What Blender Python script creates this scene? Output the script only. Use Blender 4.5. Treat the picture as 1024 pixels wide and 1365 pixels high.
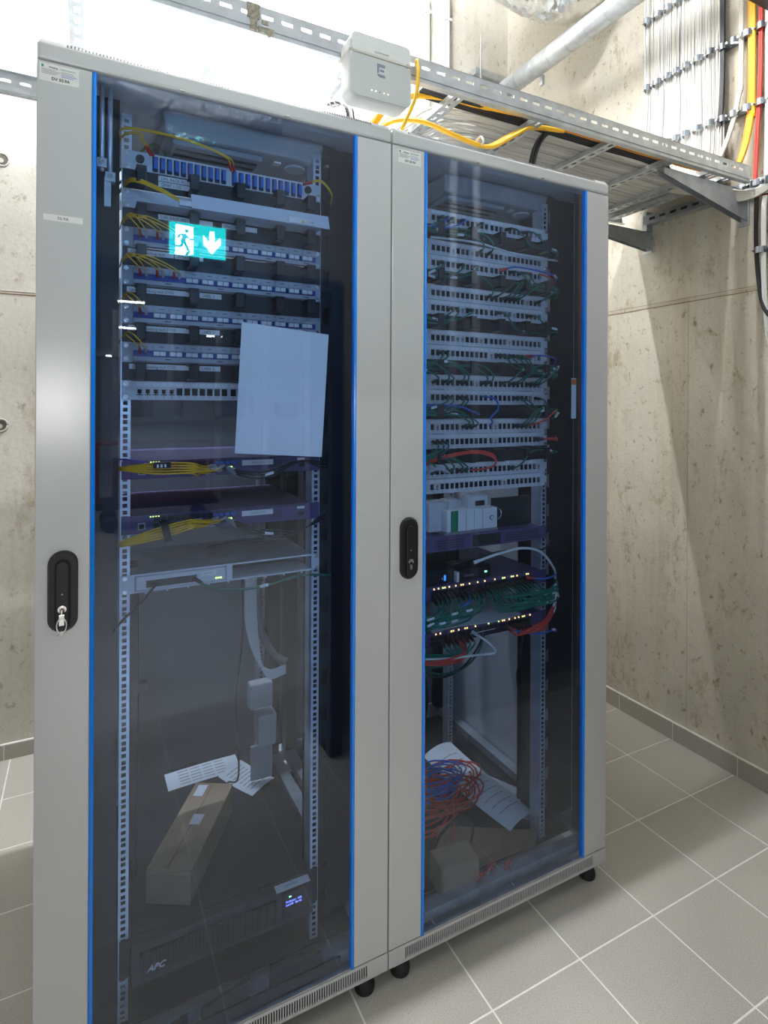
import bpy, math, random
from mathutils import Vector, Matrix
random.seed(7)
R = random.Random(11)
scene = bpy.context.scene
for o in list(bpy.data.objects):
    bpy.data.objects.remove(o)
COL = scene.collection

# ------------------------------------------------------------------ camera, world, light, exposure
CAM = Vector((0.0888, -1.3514, 1.5256)); YAW = 0.4807; ROLL = 0.0047; FPX = 775.66; PPX = 518.4; PPY = 541.93
F = Vector((math.sin(YAW), math.cos(YAW), 0)); RT = Vector((math.cos(YAW), -math.sin(YAW), 0)); UP = RT.cross(F)
R2 = RT * math.cos(ROLL) + UP * math.sin(ROLL); U2 = -RT * math.sin(ROLL) + UP * math.cos(ROLL)
cd = bpy.data.cameras.new('camera'); cam = bpy.data.objects.new('camera', cd); COL.objects.link(cam)
m = Matrix((R2, U2, -F)).transposed().to_4x4(); m.translation = CAM; cam.matrix_world = m
cd.sensor_fit = 'HORIZONTAL'; cd.sensor_width = 36; cd.lens = FPX / 1024 * 36
cd.shift_x = -(PPX - 512) / 1024; cd.shift_y = -(682.5 - PPY) / 1024; cd.clip_start = 0.02
scene.camera = cam

w = bpy.data.worlds.new('world'); scene.world = w; w.use_nodes = True
w.node_tree.nodes['Background'].inputs[0].default_value = (0.75, 0.8, 0.9, 1)
w.node_tree.nodes['Background'].inputs[1].default_value = 0.05
vs = scene.view_settings
vs.view_transform = 'Standard'; vs.look = 'None'; vs.gamma = 1; vs.use_curve_mapping = False; vs.exposure = 0.0

def lamp_light(name, kind, loc, power, color=(1, 1, 1), size=0.1, size_y=None, rot=(0, 0, 0)):
    l = bpy.data.lights.new(name, kind); l.energy = power; l.color = color
    if kind == 'AREA':
        l.shape = 'RECTANGLE'; l.size = size; l.size_y = size_y or size
    else:
        l.shadow_soft_size = size
    o = bpy.data.objects.new(name, l); COL.objects.link(o); o.location = loc; o.rotation_euler = rot
    return o
# the photographer's flash, just left of the camera
FLASH = 11
lamp_light('camera_flash', 'POINT', (-0.03, -1.37, 1.535), FLASH, (1.0, 0.98, 0.97), 0.045)
LAMP_AISLE = 150      # ceiling batten over the cabinet fronts
LAMP_REAR = 310       # ceiling batten behind the cabinets
LAMP_HALL = 130

# ------------------------------------------------------------------ materials
MATS = {}
def mat(name, col, rough=0.5, metal=0.0, bump=0.0, bscale=60.0, var=0.0, vscale=8.0, emit=None, estr=0.0, spec=0.5, coat=0.0):
    if name in MATS: return MATS[name]
    m = bpy.data.materials.new(name); m.use_nodes = True; nt = m.node_tree; b = nt.nodes['Principled BSDF']
    b.inputs['Base Color'].default_value = (*col, 1); b.inputs['Roughness'].default_value = rough; b.inputs['Metallic'].default_value = metal
    b.inputs['Specular IOR Level'].default_value = spec; b.inputs['Coat Weight'].default_value = coat
    tc = None
    if bump or var:
        tc = nt.nodes.new('ShaderNodeTexCoord')
    if var:
        n = nt.nodes.new('ShaderNodeTexNoise'); n.inputs['Scale'].default_value = vscale; n.inputs['Detail'].default_value = 5
        nt.links.new(tc.outputs['Object'], n.inputs['Vector'])
        r = nt.nodes.new('ShaderNodeMapRange'); r.inputs['From Min'].default_value = .3; r.inputs['From Max'].default_value = .7
        r.inputs['To Min'].default_value = 1 - var; r.inputs['To Max'].default_value = 1 + var
        nt.links.new(n.outputs['Fac'], r.inputs['Value'])
        mx = nt.nodes.new('ShaderNodeMix'); mx.data_type = 'RGBA'; mx.blend_type = 'MULTIPLY'; mx.inputs['Factor'].default_value = 1
        mx.inputs['A'].default_value = (*col, 1); nt.links.new(r.outputs['Result'], mx.inputs['B'])
        nt.links.new(mx.outputs['Result'], b.inputs['Base Color'])
    if bump:
        n = nt.nodes.new('ShaderNodeTexNoise'); n.inputs['Scale'].default_value = bscale; n.inputs['Detail'].default_value = 2
        nt.links.new(tc.outputs['Object'], n.inputs['Vector'])
        bp = nt.nodes.new('ShaderNodeBump'); bp.inputs['Strength'].default_value = bump; bp.inputs['Distance'].default_value = .002
        nt.links.new(n.outputs['Fac'], bp.inputs['Height']); nt.links.new(bp.outputs['Normal'], b.inputs['Normal'])
    if emit:
        b.inputs['Emission Color'].default_value = (*emit, 1); b.inputs['Emission Strength'].default_value = estr
    MATS[name] = m
    return m

def concrete(name, base, dirt=1.0):
    m = bpy.data.materials.new(name); m.use_nodes = True; nt = m.node_tree; b = nt.nodes['Principled BSDF']; L = nt.links.new
    b.inputs['Roughness'].default_value = .85
    tc = nt.nodes.new('ShaderNodeTexCoord')
    def noise(scale, mapping=(1, 1, 1), detail=6, rough=.6):
        mp = nt.nodes.new('ShaderNodeMapping'); mp.inputs['Scale'].default_value = mapping; L(tc.outputs['Object'], mp.inputs['Vector'])
        n = nt.nodes.new('ShaderNodeTexNoise'); n.inputs['Scale'].default_value = scale; n.inputs['Detail'].default_value = detail; n.inputs['Roughness'].default_value = rough
        L(mp.outputs['Vector'], n.inputs['Vector']); return n
    def ramp(src, stops):
        r = nt.nodes.new('ShaderNodeValToRGB'); e = r.color_ramp.elements
        while len(e) < len(stops): e.new(.5)
        for k, (p, c) in enumerate(stops): e[k].position = p; e[k].color = (*c, 1)
        L(src, r.inputs['Fac']); return r
    def mult(a, bb, f=1.0):
        x = nt.nodes.new('ShaderNodeMix'); x.data_type = 'RGBA'; x.blend_type = 'MULTIPLY'; x.inputs['Factor'].default_value = f
        L(a, x.inputs['A']); L(bb, x.inputs['B']); return x.outputs['Result']
    cl = ramp(noise(1.6, detail=8).outputs['Fac'], [(.3, tuple(c * .82 for c in base)), (.7, tuple(min(1, c * 1.12) for c in base))])
    st = ramp(noise(5, (1, 1, .08), 6, .7).outputs['Fac'], [(.3, (.84, .78, .68)), (.48, (1, 1, 1)), (.75, (1.0, .99, .97))])
    pit = ramp(noise(26, (1, 1, .8), 7, .72).outputs['Fac'], [(.34, (.46, .40, .30)), (.42, (1, 1, 1))])
    pit2 = ramp(noise(7, (1, 1, .55), 9, .8).outputs['Fac'], [(.345, (.62, .56, .45)), (.46, (1, 1, 1))])
    fine = ramp(noise(90, detail=3).outputs['Fac'], [(.3, (.88, .87, .85)), (.7, (1.0, 1.0, 1.0))])
    c = mult(cl.outputs['Color'], st.outputs['Color'], .8 * dirt)
    c = mult(c, pit.outputs['Color'], .7 * dirt); c = mult(c, pit2.outputs['Color'], .75 * dirt); c = mult(c, fine.outputs['Color'], .8)
    L(c, b.inputs['Base Color'])
    bp = nt.nodes.new('ShaderNodeBump'); bp.inputs['Strength'].default_value = .35; bp.inputs['Distance'].default_value = .004
    L(noise(40, detail=5).outputs['Fac'], bp.inputs['Height']); L(bp.outputs['Normal'], b.inputs['Normal'])
    return m

def tile_mat():
    m = bpy.data.materials.new('floor_tile_stoneware'); m.use_nodes = True; nt = m.node_tree; b = nt.nodes['Principled BSDF']; L = nt.links.new
    b.inputs['Roughness'].default_value = .42
    tc = nt.nodes.new('ShaderNodeTexCoord'); geo = nt.nodes.new('ShaderNodeNewGeometry')
    n = nt.nodes.new('ShaderNodeTexNoise'); n.inputs['Scale'].default_value = 420; n.inputs['Detail'].default_value = 2
    L(geo.outputs['Position'], n.inputs['Vector'])
    r = nt.nodes.new('ShaderNodeValToRGB'); e = r.color_ramp.elements; e[0].position = .34; e[0].color = (.31, .295, .265, 1); e[1].position = .5; e[1].color = (.49, .475, .435, 1)
    L(n.outputs['Fac'], r.inputs['Fac'])
    n2 = nt.nodes.new('ShaderNodeTexNoise'); n2.inputs['Scale'].default_value = 2.2; L(geo.outputs['Position'], n2.inputs['Vector'])
    r2 = nt.nodes.new('ShaderNodeMapRange'); r2.inputs['To Min'].default_value = .9; r2.inputs['To Max'].default_value = 1.1; L(n2.outputs['Fac'], r2.inputs['Value'])
    mx = nt.nodes.new('ShaderNodeMix'); mx.data_type = 'RGBA'; mx.blend_type = 'MULTIPLY'; mx.inputs['Factor'].default_value = 1
    L(r.outputs['Color'], mx.inputs['A']); L(r2.outputs['Result'], mx.inputs['B']); L(mx.outputs['Result'], b.inputs['Base Color'])
    return m

def glass_mat(name, tint):
    m = bpy.data.materials.new(name); m.use_nodes = True; nt = m.node_tree; nt.nodes.clear(); L = nt.links.new
    out = nt.nodes.new('ShaderNodeOutputMaterial'); mix = nt.nodes.new('ShaderNodeMixShader'); tr = nt.nodes.new('ShaderNodeBsdfTransparent')
    gl = nt.nodes.new('ShaderNodeBsdfGlossy'); fr = nt.nodes.new('ShaderNodeFresnel')
    tr.inputs['Color'].default_value = (*tint, 1); gl.inputs['Roughness'].default_value = 0.0; gl.inputs['Color'].default_value = (1, 1, 1, 1); 
    geo = nt.nodes.new('ShaderNodeNewGeometry'); mr = nt.nodes.new('ShaderNodeMapRange'); mr.inputs['To Min'].default_value = 1.43; mr.inputs['To Max'].default_value = 1 / 1.43
    L(geo.outputs['Backfacing'], mr.inputs['Value']); L(mr.outputs['Result'], fr.inputs['IOR'])
    L(fr.outputs['Fac'], mix.inputs['Fac']); L(tr.outputs['BSDF'], mix.inputs[1]); L(gl.outputs['BSDF'], mix.inputs[2]); L(mix.outputs['Shader'], out.inputs['Surface'])
    return m

def galv(name, col=(.50, .53, .55), rough=.38):
    m = mat(name, col, rough, .65, var=.14, vscale=22, bump=.12, bscale=50); return m

M_CONC = concrete('concrete_formwork', (.60, .565, .485), 1.2); M_CONC_B = concrete('concrete_formwork_rear', (.64, .62, .565), .9); M_CONC_F = concrete('concrete_plain', (.52, .51, .48), .6); M_CONC_D = concrete('concrete_darkened', (.20, .205, .215), .5)
M_TILE = tile_mat()
M_GROUT = mat('grout', (.82, .81, .78), .9, var=.06, vscale=30)
M_SKIRT = mat('skirting_tile', (.38, .355, .315), .5, var=.1, vscale=200)
M_GREY = mat('light_grey_powder_coat', (.55, .565, .575), .25, bump=.10, bscale=420, spec=.9)
M_BLUE = mat('blue_plastic_trim', (.0, .235, .92), .25)
M_GLASS = glass_mat('tinted_door_glass', (.76, .85, .98))
M_BLACK = mat('black_plastic', (.012, .012, .016), .38)
M_RUB = mat('black_rubber', (.015, .015, .017), .6)
M_DARK = mat('black_steel', (.013, .014, .019), .45, var=.1, vscale=40)
M_GALV = galv('galvanised_steel'); M_ZINC = galv('zinc_rail', (.66, .72, .77), .33); M_GALVD = galv('galvanised_steel_dull', (.46, .49, .52), .45)
M_CLAMP = mat('clamp_steel', (.36, .39, .43), .3, .95, var=.2, vscale=30)
M_CHROME = mat('nickel_plated', (.75, .73, .68), .2, 1.0)
M_PANEL = mat('patch_panel_grey', (.62, .64, .65), .45)
M_PANELB = mat('fibre_panel_grey', (.36, .38, .42), .4)
M_PALE = mat('pale_grey_steel', (.60, .63, .66), .4)
M_JACK = mat('jack_black', (.015, .015, .018), .5)
M_IVORY = mat('jack_ivory', (.68, .66, .58), .5)
M_BADP = mat('adapter_blue', (.015, .13, .50), .4)
M_NAVY = mat('adapter_navy', (.02, .05, .30), .4)
M_CAP = mat('dust_cap_white', (.72, .74, .73), .45)
M_PAPER = mat('white_paper', (.80, .80, .79), .8)
M_LABEL = mat('white_label', (.78, .78, .76), .6)
M_INK = mat('black_ink', (.03, .03, .035), .7); M_INKG = mat('green_ink', (.05, .35, .22), .7); M_INKB = mat('blue_ink', (.1, .18, .6), .7); M_INKGR = mat('grey_ink', (.35, .35, .37), .7)
M_PURP = mat('purple_steel', (.10, .075, .175), .42)
M_CARD = mat('brown_cardboard', (.36, .25, .155), .85, var=.07, vscale=25)
M_CARDD = mat('dark_cardboard', (.25, .15, .085), .85, var=.1, vscale=25)
M_WPL = mat('white_plastic', (.74, .75, .74), .4)
M_WPL2 = mat('grey_plastic_face', (.56, .58, .58), .45)
M_CW = mat('cable_white', (.68, .675, .65), .5); M_CW2 = mat('cable_cream', (.60, .57, .50), .5); M_CG = mat('cable_grey', (.45, .46, .46), .5)
M_CB = mat('cable_black', (.018, .018, .022), .45)
M_CY = mat('cable_yellow', (.80, .47, .02), .45); M_CYT = mat('yellow_conduit', (.83, .45, .015), .4); M_CO = mat('orange_cable', (.80, .28, .01), .45)
M_CR = mat('cable_red', (.62, .05, .03), .45); M_CGN = mat('cable_green', (.005, .16, .105), .45); M_CBL = mat('cable_blue', (.03, .12, .50), .45); M_CPU = mat('cable_violet', (.14, .08, .42), .45)
M_REDPL = mat('red_plastic', (.55, .04, .03), .4)
M_LEDY = mat('led_amber', (1, .6, .2), .4, emit=(1, .55, .15), estr=3.0); M_LEDG = mat('led_green', (.3, 1, .4), .4, emit=(.3, 1, .35), estr=4.0)
M_LEDW = mat('led_warm', (1, .9, .7), .4, emit=(1, .85, .6), estr=1.6); M_LCD = mat('lcd_blue', (.2, .25, 1), .4, emit=(.28, .33, 1), estr=2.2)
M_LED_LY = mat('led_lime', (.8, 1, .2), .4, emit=(.8, 1, .2), estr=2.5)
M_FOIL = mat('aluminium_foil', (.86, .87, .88), .2, 1.0, bump=1.0, bscale=38)
M_TUBE = mat('lamp_tube', (1, 1, 1), .4, emit=(1, .99, .96), estr=22)
M_SIGNG = mat('exit_sign_green', (0, .5, .45), .4, emit=(.0, .75, .70), estr=14); M_SIGNW = mat('exit_sign_white', (1, 1, 1), .4, emit=(1, 1, 1), estr=34.0)
M_HFLOOR = mat('hall_screed', (.58, .58, .57), .45, var=.1, vscale=3)
M_HWALL = mat('hall_plaster', (.55, .55, .53), .8)
M_REDST = mat('red_steel', (.38, .02, .02), .4)
M_BROWN = mat('rust_stain', (.30, .20, .12), .9)
M_COPPER = mat('earth_green', (.14, .30, .05), .5)

# ------------------------------------------------------------------ mesh helpers
class MB:
    def __init__(s): s.v = []; s.f = []
    def box(s, x0, x1, y0, y1, z0, z1):
        n = len(s.v)
        s.v += [(x0, y0, z0), (x1, y0, z0), (x1, y1, z0), (x0, y1, z0), (x0, y0, z1), (x1, y0, z1), (x1, y1, z1), (x0, y1, z1)]
        s.f += [tuple(n + i for i in q) for q in ((3, 2, 1, 0), (4, 5, 6, 7), (0, 1, 5, 4), (1, 2, 6, 5), (2, 3, 7, 6), (3, 0, 4, 7))]
        return s
    def obox(s, c, ax, ay, az, hx, hy, hz):
        c = Vector(c); ax = Vector(ax).normalized(); ay = Vector(ay).normalized(); az = Vector(az).normalized(); n = len(s.v)
        for (i, j, k) in ((-1, -1, -1), (1, -1, -1), (1, 1, -1), (-1, 1, -1), (-1, -1, 1), (1, -1, 1), (1, 1, 1), (-1, 1, 1)):
            s.v.append(tuple(c + ax * hx * i + ay * hy * j + az * hz * k))
        s.f += [tuple(n + i for i in q) for q in ((3, 2, 1, 0), (4, 5, 6, 7), (0, 1, 5, 4), (1, 2, 6, 5), (2, 3, 7, 6), (3, 0, 4, 7))]
        return s
    def hexa(s, p):           # eight corners: bottom four, top four
        n = len(s.v); s.v += [tuple(q) for q in p]
        s.f += [tuple(n + i for i in q) for q in ((3, 2, 1, 0), (4, 5, 6, 7), (0, 1, 5, 4), (1, 2, 6, 5), (2, 3, 7, 6), (3, 0, 4, 7))]
        return s
    def tube(s, pts, r, n=6, rads=None):
        pts = [Vector(p) for p in pts]; N = len(pts); b = len(s.v)
        t = (pts[1] - pts[0]).normalized(); a = Vector((0, 0, 1)) if abs(t.z) < .9 else Vector((1, 0, 0))
        nn = t.cross(a).normalized()
        for i, p in enumerate(pts):
            if i == 0: t = pts[1] - p
            elif i == N - 1: t = p - pts[i - 1]
            else: t = pts[i + 1] - pts[i - 1]
            t.normalize(); nn = (nn - t * nn.dot(t)).normalized(); bb = t.cross(nn); rr = rads[i] if rads else r
            for k in range(n):
                an = 2 * math.pi * k / n; s.v.append(tuple(p + (nn * math.cos(an) + bb * math.sin(an)) * rr))
        for i in range(N - 1):
            for k in range(n):
                k2 = (k + 1) % n; s.f.append((b + i * n + k, b + i * n + k2, b + (i + 1) * n + k2, b + (i + 1) * n + k))
        s.f.append(tuple(b + k for k in reversed(range(n)))); s.f.append(tuple(b + (N - 1) * n + k for k in range(n)))
        return s
    def cyl(s, a, c, r, n=12, r2=None): return s.tube([a, c], r, n, rads=[r, r if r2 is None else r2])
    def prism(s, poly, fn, d0, d1):      # poly 2D, fn(u,v,d) -> xyz
        n = len(s.v); k = len(poly)
        s.v += [fn(u, v, d0) for u, v in poly] + [fn(u, v, d1) for u, v in poly]
        s.f.append(tuple(n + i for i in reversed(range(k)))); s.f.append(tuple(n + k + i for i in range(k)))
        for i in range(k):
            j = (i + 1) % k; s.f.append((n + i, n + j, n + k + j, n + k + i))
        return s
    def sheet(s, grid, th=.0008):        # grid of points -> thin solid sheet
        R_, C_ = len(grid), len(grid[0]); n = len(s.v)
        for off in (0, -th):
            for row in grid:
                for p in row: s.v.append((p[0], p[1], p[2] + off))
        q = R_ * C_
        for i in range(R_ - 1):
            for j in range(C_ - 1):
                a = n + i * C_ + j; s.f.append((a, a + 1, a + C_ + 1, a + C_)); s.f.append((a + q, a + q + C_, a + q + C_ + 1, a + q + 1))
        ring = [i for i in range(C_)] + [i * C_ + C_ - 1 for i in range(1, R_)] + [(R_ - 1) * C_ + j for j in range(C_ - 2, -1, -1)] + [i * C_ for i in range(R_ - 2, 0, -1)]
        for a, bb in zip(ring, ring[1:] + ring[:1]): s.f.append((n + a, n + a + q, n + bb + q, n + bb))
        return s
    def build(s, name, material, parent=None, smooth=False, bevel=0, loc=None):
        me = bpy.data.meshes.new(name); me.from_pydata(s.v, [], s.f); me.materials.append(material)
        import bmesh
        bm = bmesh.new(); bm.from_mesh(me); bmesh.ops.recalc_face_normals(bm, faces=bm.faces); bm.to_mesh(me); bm.free()
        if smooth: me.shade_smooth()
        o = bpy.data.objects.new(name, me); COL.objects.link(o)
        if parent: o.parent = parent
        if loc: o.location = loc
        if bevel:
            bv = o.modifiers.new('bevel', 'BEVEL'); bv.width = bevel; bv.segments = 2; bv.limit_method = 'ANGLE'; bv.angle_limit = math.radians(50)
        return o

def inst(o, parent=None, loc=(0, 0, 0), name=None):
    c = o.copy(); c.name = name or o.name.split('.')[0]; COL.objects.link(c); c.parent = parent; c.location = loc
    for k in ('label', 'category', 'group'):
        if k in c: del c[k]
    return c
def tag(o, label=None, cat=None, group=None, kind=None):
    if label: o['label'] = label
    if cat: o['category'] = cat
    if group: o['group'] = group
    if kind: o['kind'] = kind
    return o
def thing(name, label, cat, loc=(0, 0, 0), group=None, rot=(0, 0, 0)):
    o = bpy.data.objects.new(name, None); COL.objects.link(o); o.location = loc; o.rotation_euler = rot; o.empty_display_size = .05
    return tag(o, label, cat, group)
def struct(name, mb, m, parent=None, **k):
    o = mb.build(name, m, parent, **k)
    if not parent: o['kind'] = 'structure'
    return o
def spline(pts, n=8):                     # Catmull-Rom
    P = [Vector(p) for p in pts]; P = [P[0] * 2 - P[1]] + P + [P[-1] * 2 - P[-2]]; out = []
    for i in range(1, len(P) - 2):
        for k in range(n):
            t = k / n; a, b, c, d = P[i - 1], P[i], P[i + 1], P[i + 2]
            out.append(.5 * ((2 * b) + (c - a) * t + (2 * a - 5 * b + 4 * c - d) * t * t + (3 * b - a - 3 * c + d) * t ** 3))
    out.append(P[-2]); return out
def stadium(cx, cz, hw, hh, n=10):
    pts = []
    for k in range(n + 1): a = math.pi * k / n; pts.append((cx + hw * math.cos(a), cz + hh - hw + hw * math.sin(a)))
    for k in range(n + 1): a = math.pi + math.pi * k / n; pts.append((cx + hw * math.cos(a), cz - hh + hw + hw * math.sin(a)))
    return pts
XZ = lambda u, v, d: (u, d, v)
XY = lambda u, v, d: (u, v, d)
YZ = lambda u, v, d: (d, u, v)
def text(s, size, loc, parent, m=None, name='lettering', bold=False, sx=1.0, align='LEFT', th=.0003, shear=0.0, facing='-y'):
    c = bpy.data.curves.new(name, 'FONT'); c.body = s; c.size = size; c.align_x = align; c.extrude = th; c.shear = shear; c.resolution_u = 2
    if bold: c.offset = size * .018
    t = bpy.data.objects.new(name, c); COL.objects.link(t)
    bpy.context.view_layer.update()
    me = bpy.data.meshes.new_from_object(t.evaluated_get(bpy.context.evaluated_depsgraph_get()))
    bpy.data.objects.remove(t); bpy.data.curves.remove(c)
    for v in me.vertices:
        x, y, z = v.co
        if facing == '-y': v.co = (loc[0] + x * sx, loc[1] - z, loc[2] + y)
        else: v.co = (loc[0] + x * sx, loc[1] + y, loc[2] + z)
    me.materials.clear(); me.materials.append(m or M_INK)
    o = bpy.data.objects.new(name, me); COL.objects.link(o); o.parent = parent
    return o
def holed(mb, x0, x1, y0, y1, z0, z1, holes):      # plate with one row of rectangular holes (sorted by x, same z)
    if not holes: return mb.box(x0, x1, y0, y1, z0, z1)
    hz0, hz1 = holes[0][2], holes[0][3]
    mb.box(x0, x1, y0, y1, z0, hz0); mb.box(x0, x1, y0, y1, hz1, z1)
    xs = x0
    for h in holes:
        mb.box(xs, h[0], y0, y1, hz0, hz1); xs = h[1]
    mb.box(xs, x1, y0, y1, hz0, hz1); return mb

# ------------------------------------------------------------------ the setting
XW = 2.497; YB = 1.63; YF = -1.0; XL = -1.55; ZC = 4.3
T = .3; OX = 1.0083; OY = -.4723
flo = struct('floor', MB().box(XL - .2, XW + .2, -1.675, YB + .2, -.12, -.0006), M_GROUT)
tile0 = None
i0 = math.floor((XL - OX) / T); i1 = math.ceil((XW - OX) / T); j0 = -4; j1 = math.ceil((YB - OY) / T)
g = .0026
for i in range(i0, i1):
    for j in range(j0, j1):
        x0, x1 = max(XL, OX + i * T) + g, min(XW, OX + (i + 1) * T) - g; y0, y1 = OY + j * T + g, min(YB, OY + (j + 1) * T) - g
        if x1 - x0 < .02 or y1 - y0 < .02: continue
        full = abs(x1 - x0 - (T - 2 * g)) < 1e-5 and abs(y1 - y0 - (T - 2 * g)) < 1e-5
        if full:
            if tile0 is None: tile0 = MB().box(0, T - 2 * g, 0, T - 2 * g, -.008, 0).build('tile', M_TILE, flo, loc=(x0, y0, 0))
            else: inst(tile0, flo, (x0, y0, 0))
        else: MB().box(x0, x1, y0, y1, -.008, 0).build('tile', M_TILE, flo)
wr = struct('wall_right', MB().box(XW, XW + .25, YF - .3, YB + .25, -.05, ZC), M_CONC)
wb = struct('wall_back', MB().box(XL - .25, XW + .25, YB, YB + .25, -.05, ZC), M_CONC_B)
struct('wall_left', MB().box(XL - .25, XL, YF - .3, YB + .25, -.05, ZC), M_CONC_F)
struct('ceiling', MB().box(XL - .25, XW + .25, YF - .3, YB + .25, ZC, ZC + .2), M_CONC_F)
DX0, DX1, DZ = -.12, 1.035, 2.02
wf = MB(); wf.box(XL, DX0, YF - .24, YF, -.05, ZC); wf.box(DX1 + .055, XW, YF - .24, YF, -.05, ZC); wf.box(DX0, DX1 + .055, YF - .24, YF, DZ + .05, ZC)
struct('wall_front', wf, M_CONC_D)  # concrete colour darkened so the door glass mirrors less light from this wall
df = MB(); df.box(DX1, DX1 + .055, YF - .26, YF + .015, 0, DZ); df.box(DX0, DX0 + .05, YF - .26, YF + .015, 0, DZ); df.box(DX0, DX1 + .055, YF - .26, YF + .015, DZ, DZ + .05)
struct('door_1', df, mat('navy_door_frame', (.03, .045, .09), .4))
# formwork joints and ridges on the concrete, tie holes
for k, (dz, d) in enumerate(((0, .0022), (.009, .0016), (.018, .0012))):
    pts = [(XW - d * .3, -.02 + .05 * q, 2.004 + dz + .0006 * math.sin(q * 1.7 + k)) for q in range(33)]
    MB().tube(pts, d, 6).build('joint_ridge', M_BROWN if k != 1 else M_CONC, wr)
for q in (.35,):
    MB().box(XW - .0008, XW + .001, q, q + .0016, .09, 2.0).build('formwork_seam', mat('seam_tan', (.36, .31, .24), .9), wr)
for k, dz in enumerate((0, .012)):
    MB().tube([(-1.5 + .1 * q, YB - .001, 2.004 + dz + .001 * math.sin(q)) for q in range(42)], .0025, 6).build('joint_ridge', M_BROWN if k == 0 else M_CONC_B, wb)
for z in (2.576, 1.437):
    ring = [(-.232 + .024 * math.cos(a * math.pi / 8), YB - .001, z + .027 * math.sin(a * math.pi / 8)) for a in range(17)]
    MB().tube(ring, .0045, 6).build('tie_hole_rim', M_CONC_F, wb, smooth=True)
    MB().cyl((-.232, YB - .0015, z), (-.232, YB + .01, z), .021, 20).build('tie_hole', mat('tie_hole_shade', (.10, .09, .075), .9), wb)
    MB().cyl((-.236, YB - .004, z - .004), (-.236, YB, z - .004), .010, 16).build('tie_plug', M_CONC_F, wb)
# skirtings: pieces with white joints
sk = struct('baseboard_right', MB().box(XW - .0112, XW, YF, YB, 0, .083), M_GROUT)
y = OY - .016
while y < YB:
    a, b = max(YF, y - .3) + .0015, min(YB - .01, y) - .0015
    if b > a: MB().box(XW - .012, XW - .004, a, b, .001, .08).build('skirting_tile', M_SKIRT, sk)
    y += .3
sk = struct('baseboard_back', MB().box(XL, XW, YB - .0112, YB, 0, .068), M_GROUT)
x = -.215 - 1.5
while x < XW:
    a, b = max(XL, x) + .0015, min(XW - .013, x + .3) - .0015
    if b > a: MB().box(a, b, YB - .012, YB - .004, .001, .064).build('skirting_tile', M_SKIRT, sk)
    x += .3
sk = struct('baseboard_front', MB().box(DX1 + .06, XW - .013, YF, YF + .008, 0, .085), M_SKIRT)
# the hall behind the open doorway (the door glass mirrors it)
struct('floor_hall', MB().box(-9, 9, -14, -1.676, -.11, -.001), M_HFLOOR)
hw = MB(); hw.box(-9, 9, -14.2, -14, 0, 5.2); struct('wall_hall', hw, M_HWALL)
hs = MB(); hs.box(-9.2, -9, -14, -1.25, 0, 5.2); hs.box(9, 9.2, -14, -1.25, 0, 5.2); struct('wall_hall_sides', hs, M_HWALL)
hn = MB(); hn.box(-9, XL - .25, -1.3, -1.24, 0, 5.2); hn.box(XW + .25, 9, -1.3, -1.24, 0, 5.2); struct('wall_hall_near', hn, M_HWALL)
struct('ceiling_hall', MB().box(-9, 9, -14, -1.3, 5.0, 5.2), M_HWALL)

# ------------------------------------------------------------------ the two cabinets
U = .04445; UB = 1.5378                      # rack unit and the lower edge of the copper panel's unit
XC = .404; PW = .4826                        # centre and width of 19-inch gear inside a cabinet
def rail_mesh(x0, x1, hx0, hx1, y0, y1, z0, z1, flange):
    mb = MB(); zs = []
    k = math.floor((z0 - UB) / U)
    while True:
        b = UB + k * U; k += 1
        if b > z1: break
        for c in (.00635, .02222, .0381):
            if b + c - .005 > z0 + .004 and b + c + .005 < z1 - .004: zs.append(b + c)
    mb.box(x0, hx0, y0, y1, z0, z1); mb.box(hx1, x1, y0, y1, z0, z1); zz = z0
    for c in zs: mb.box(hx0, hx1, y0, y1, zz, c - .00475); zz = c + .00475
    mb.box(hx0, hx1, y0, y1, zz, z1)
    if flange: mb.box(*flange, z0, z1)
    return mb

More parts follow.
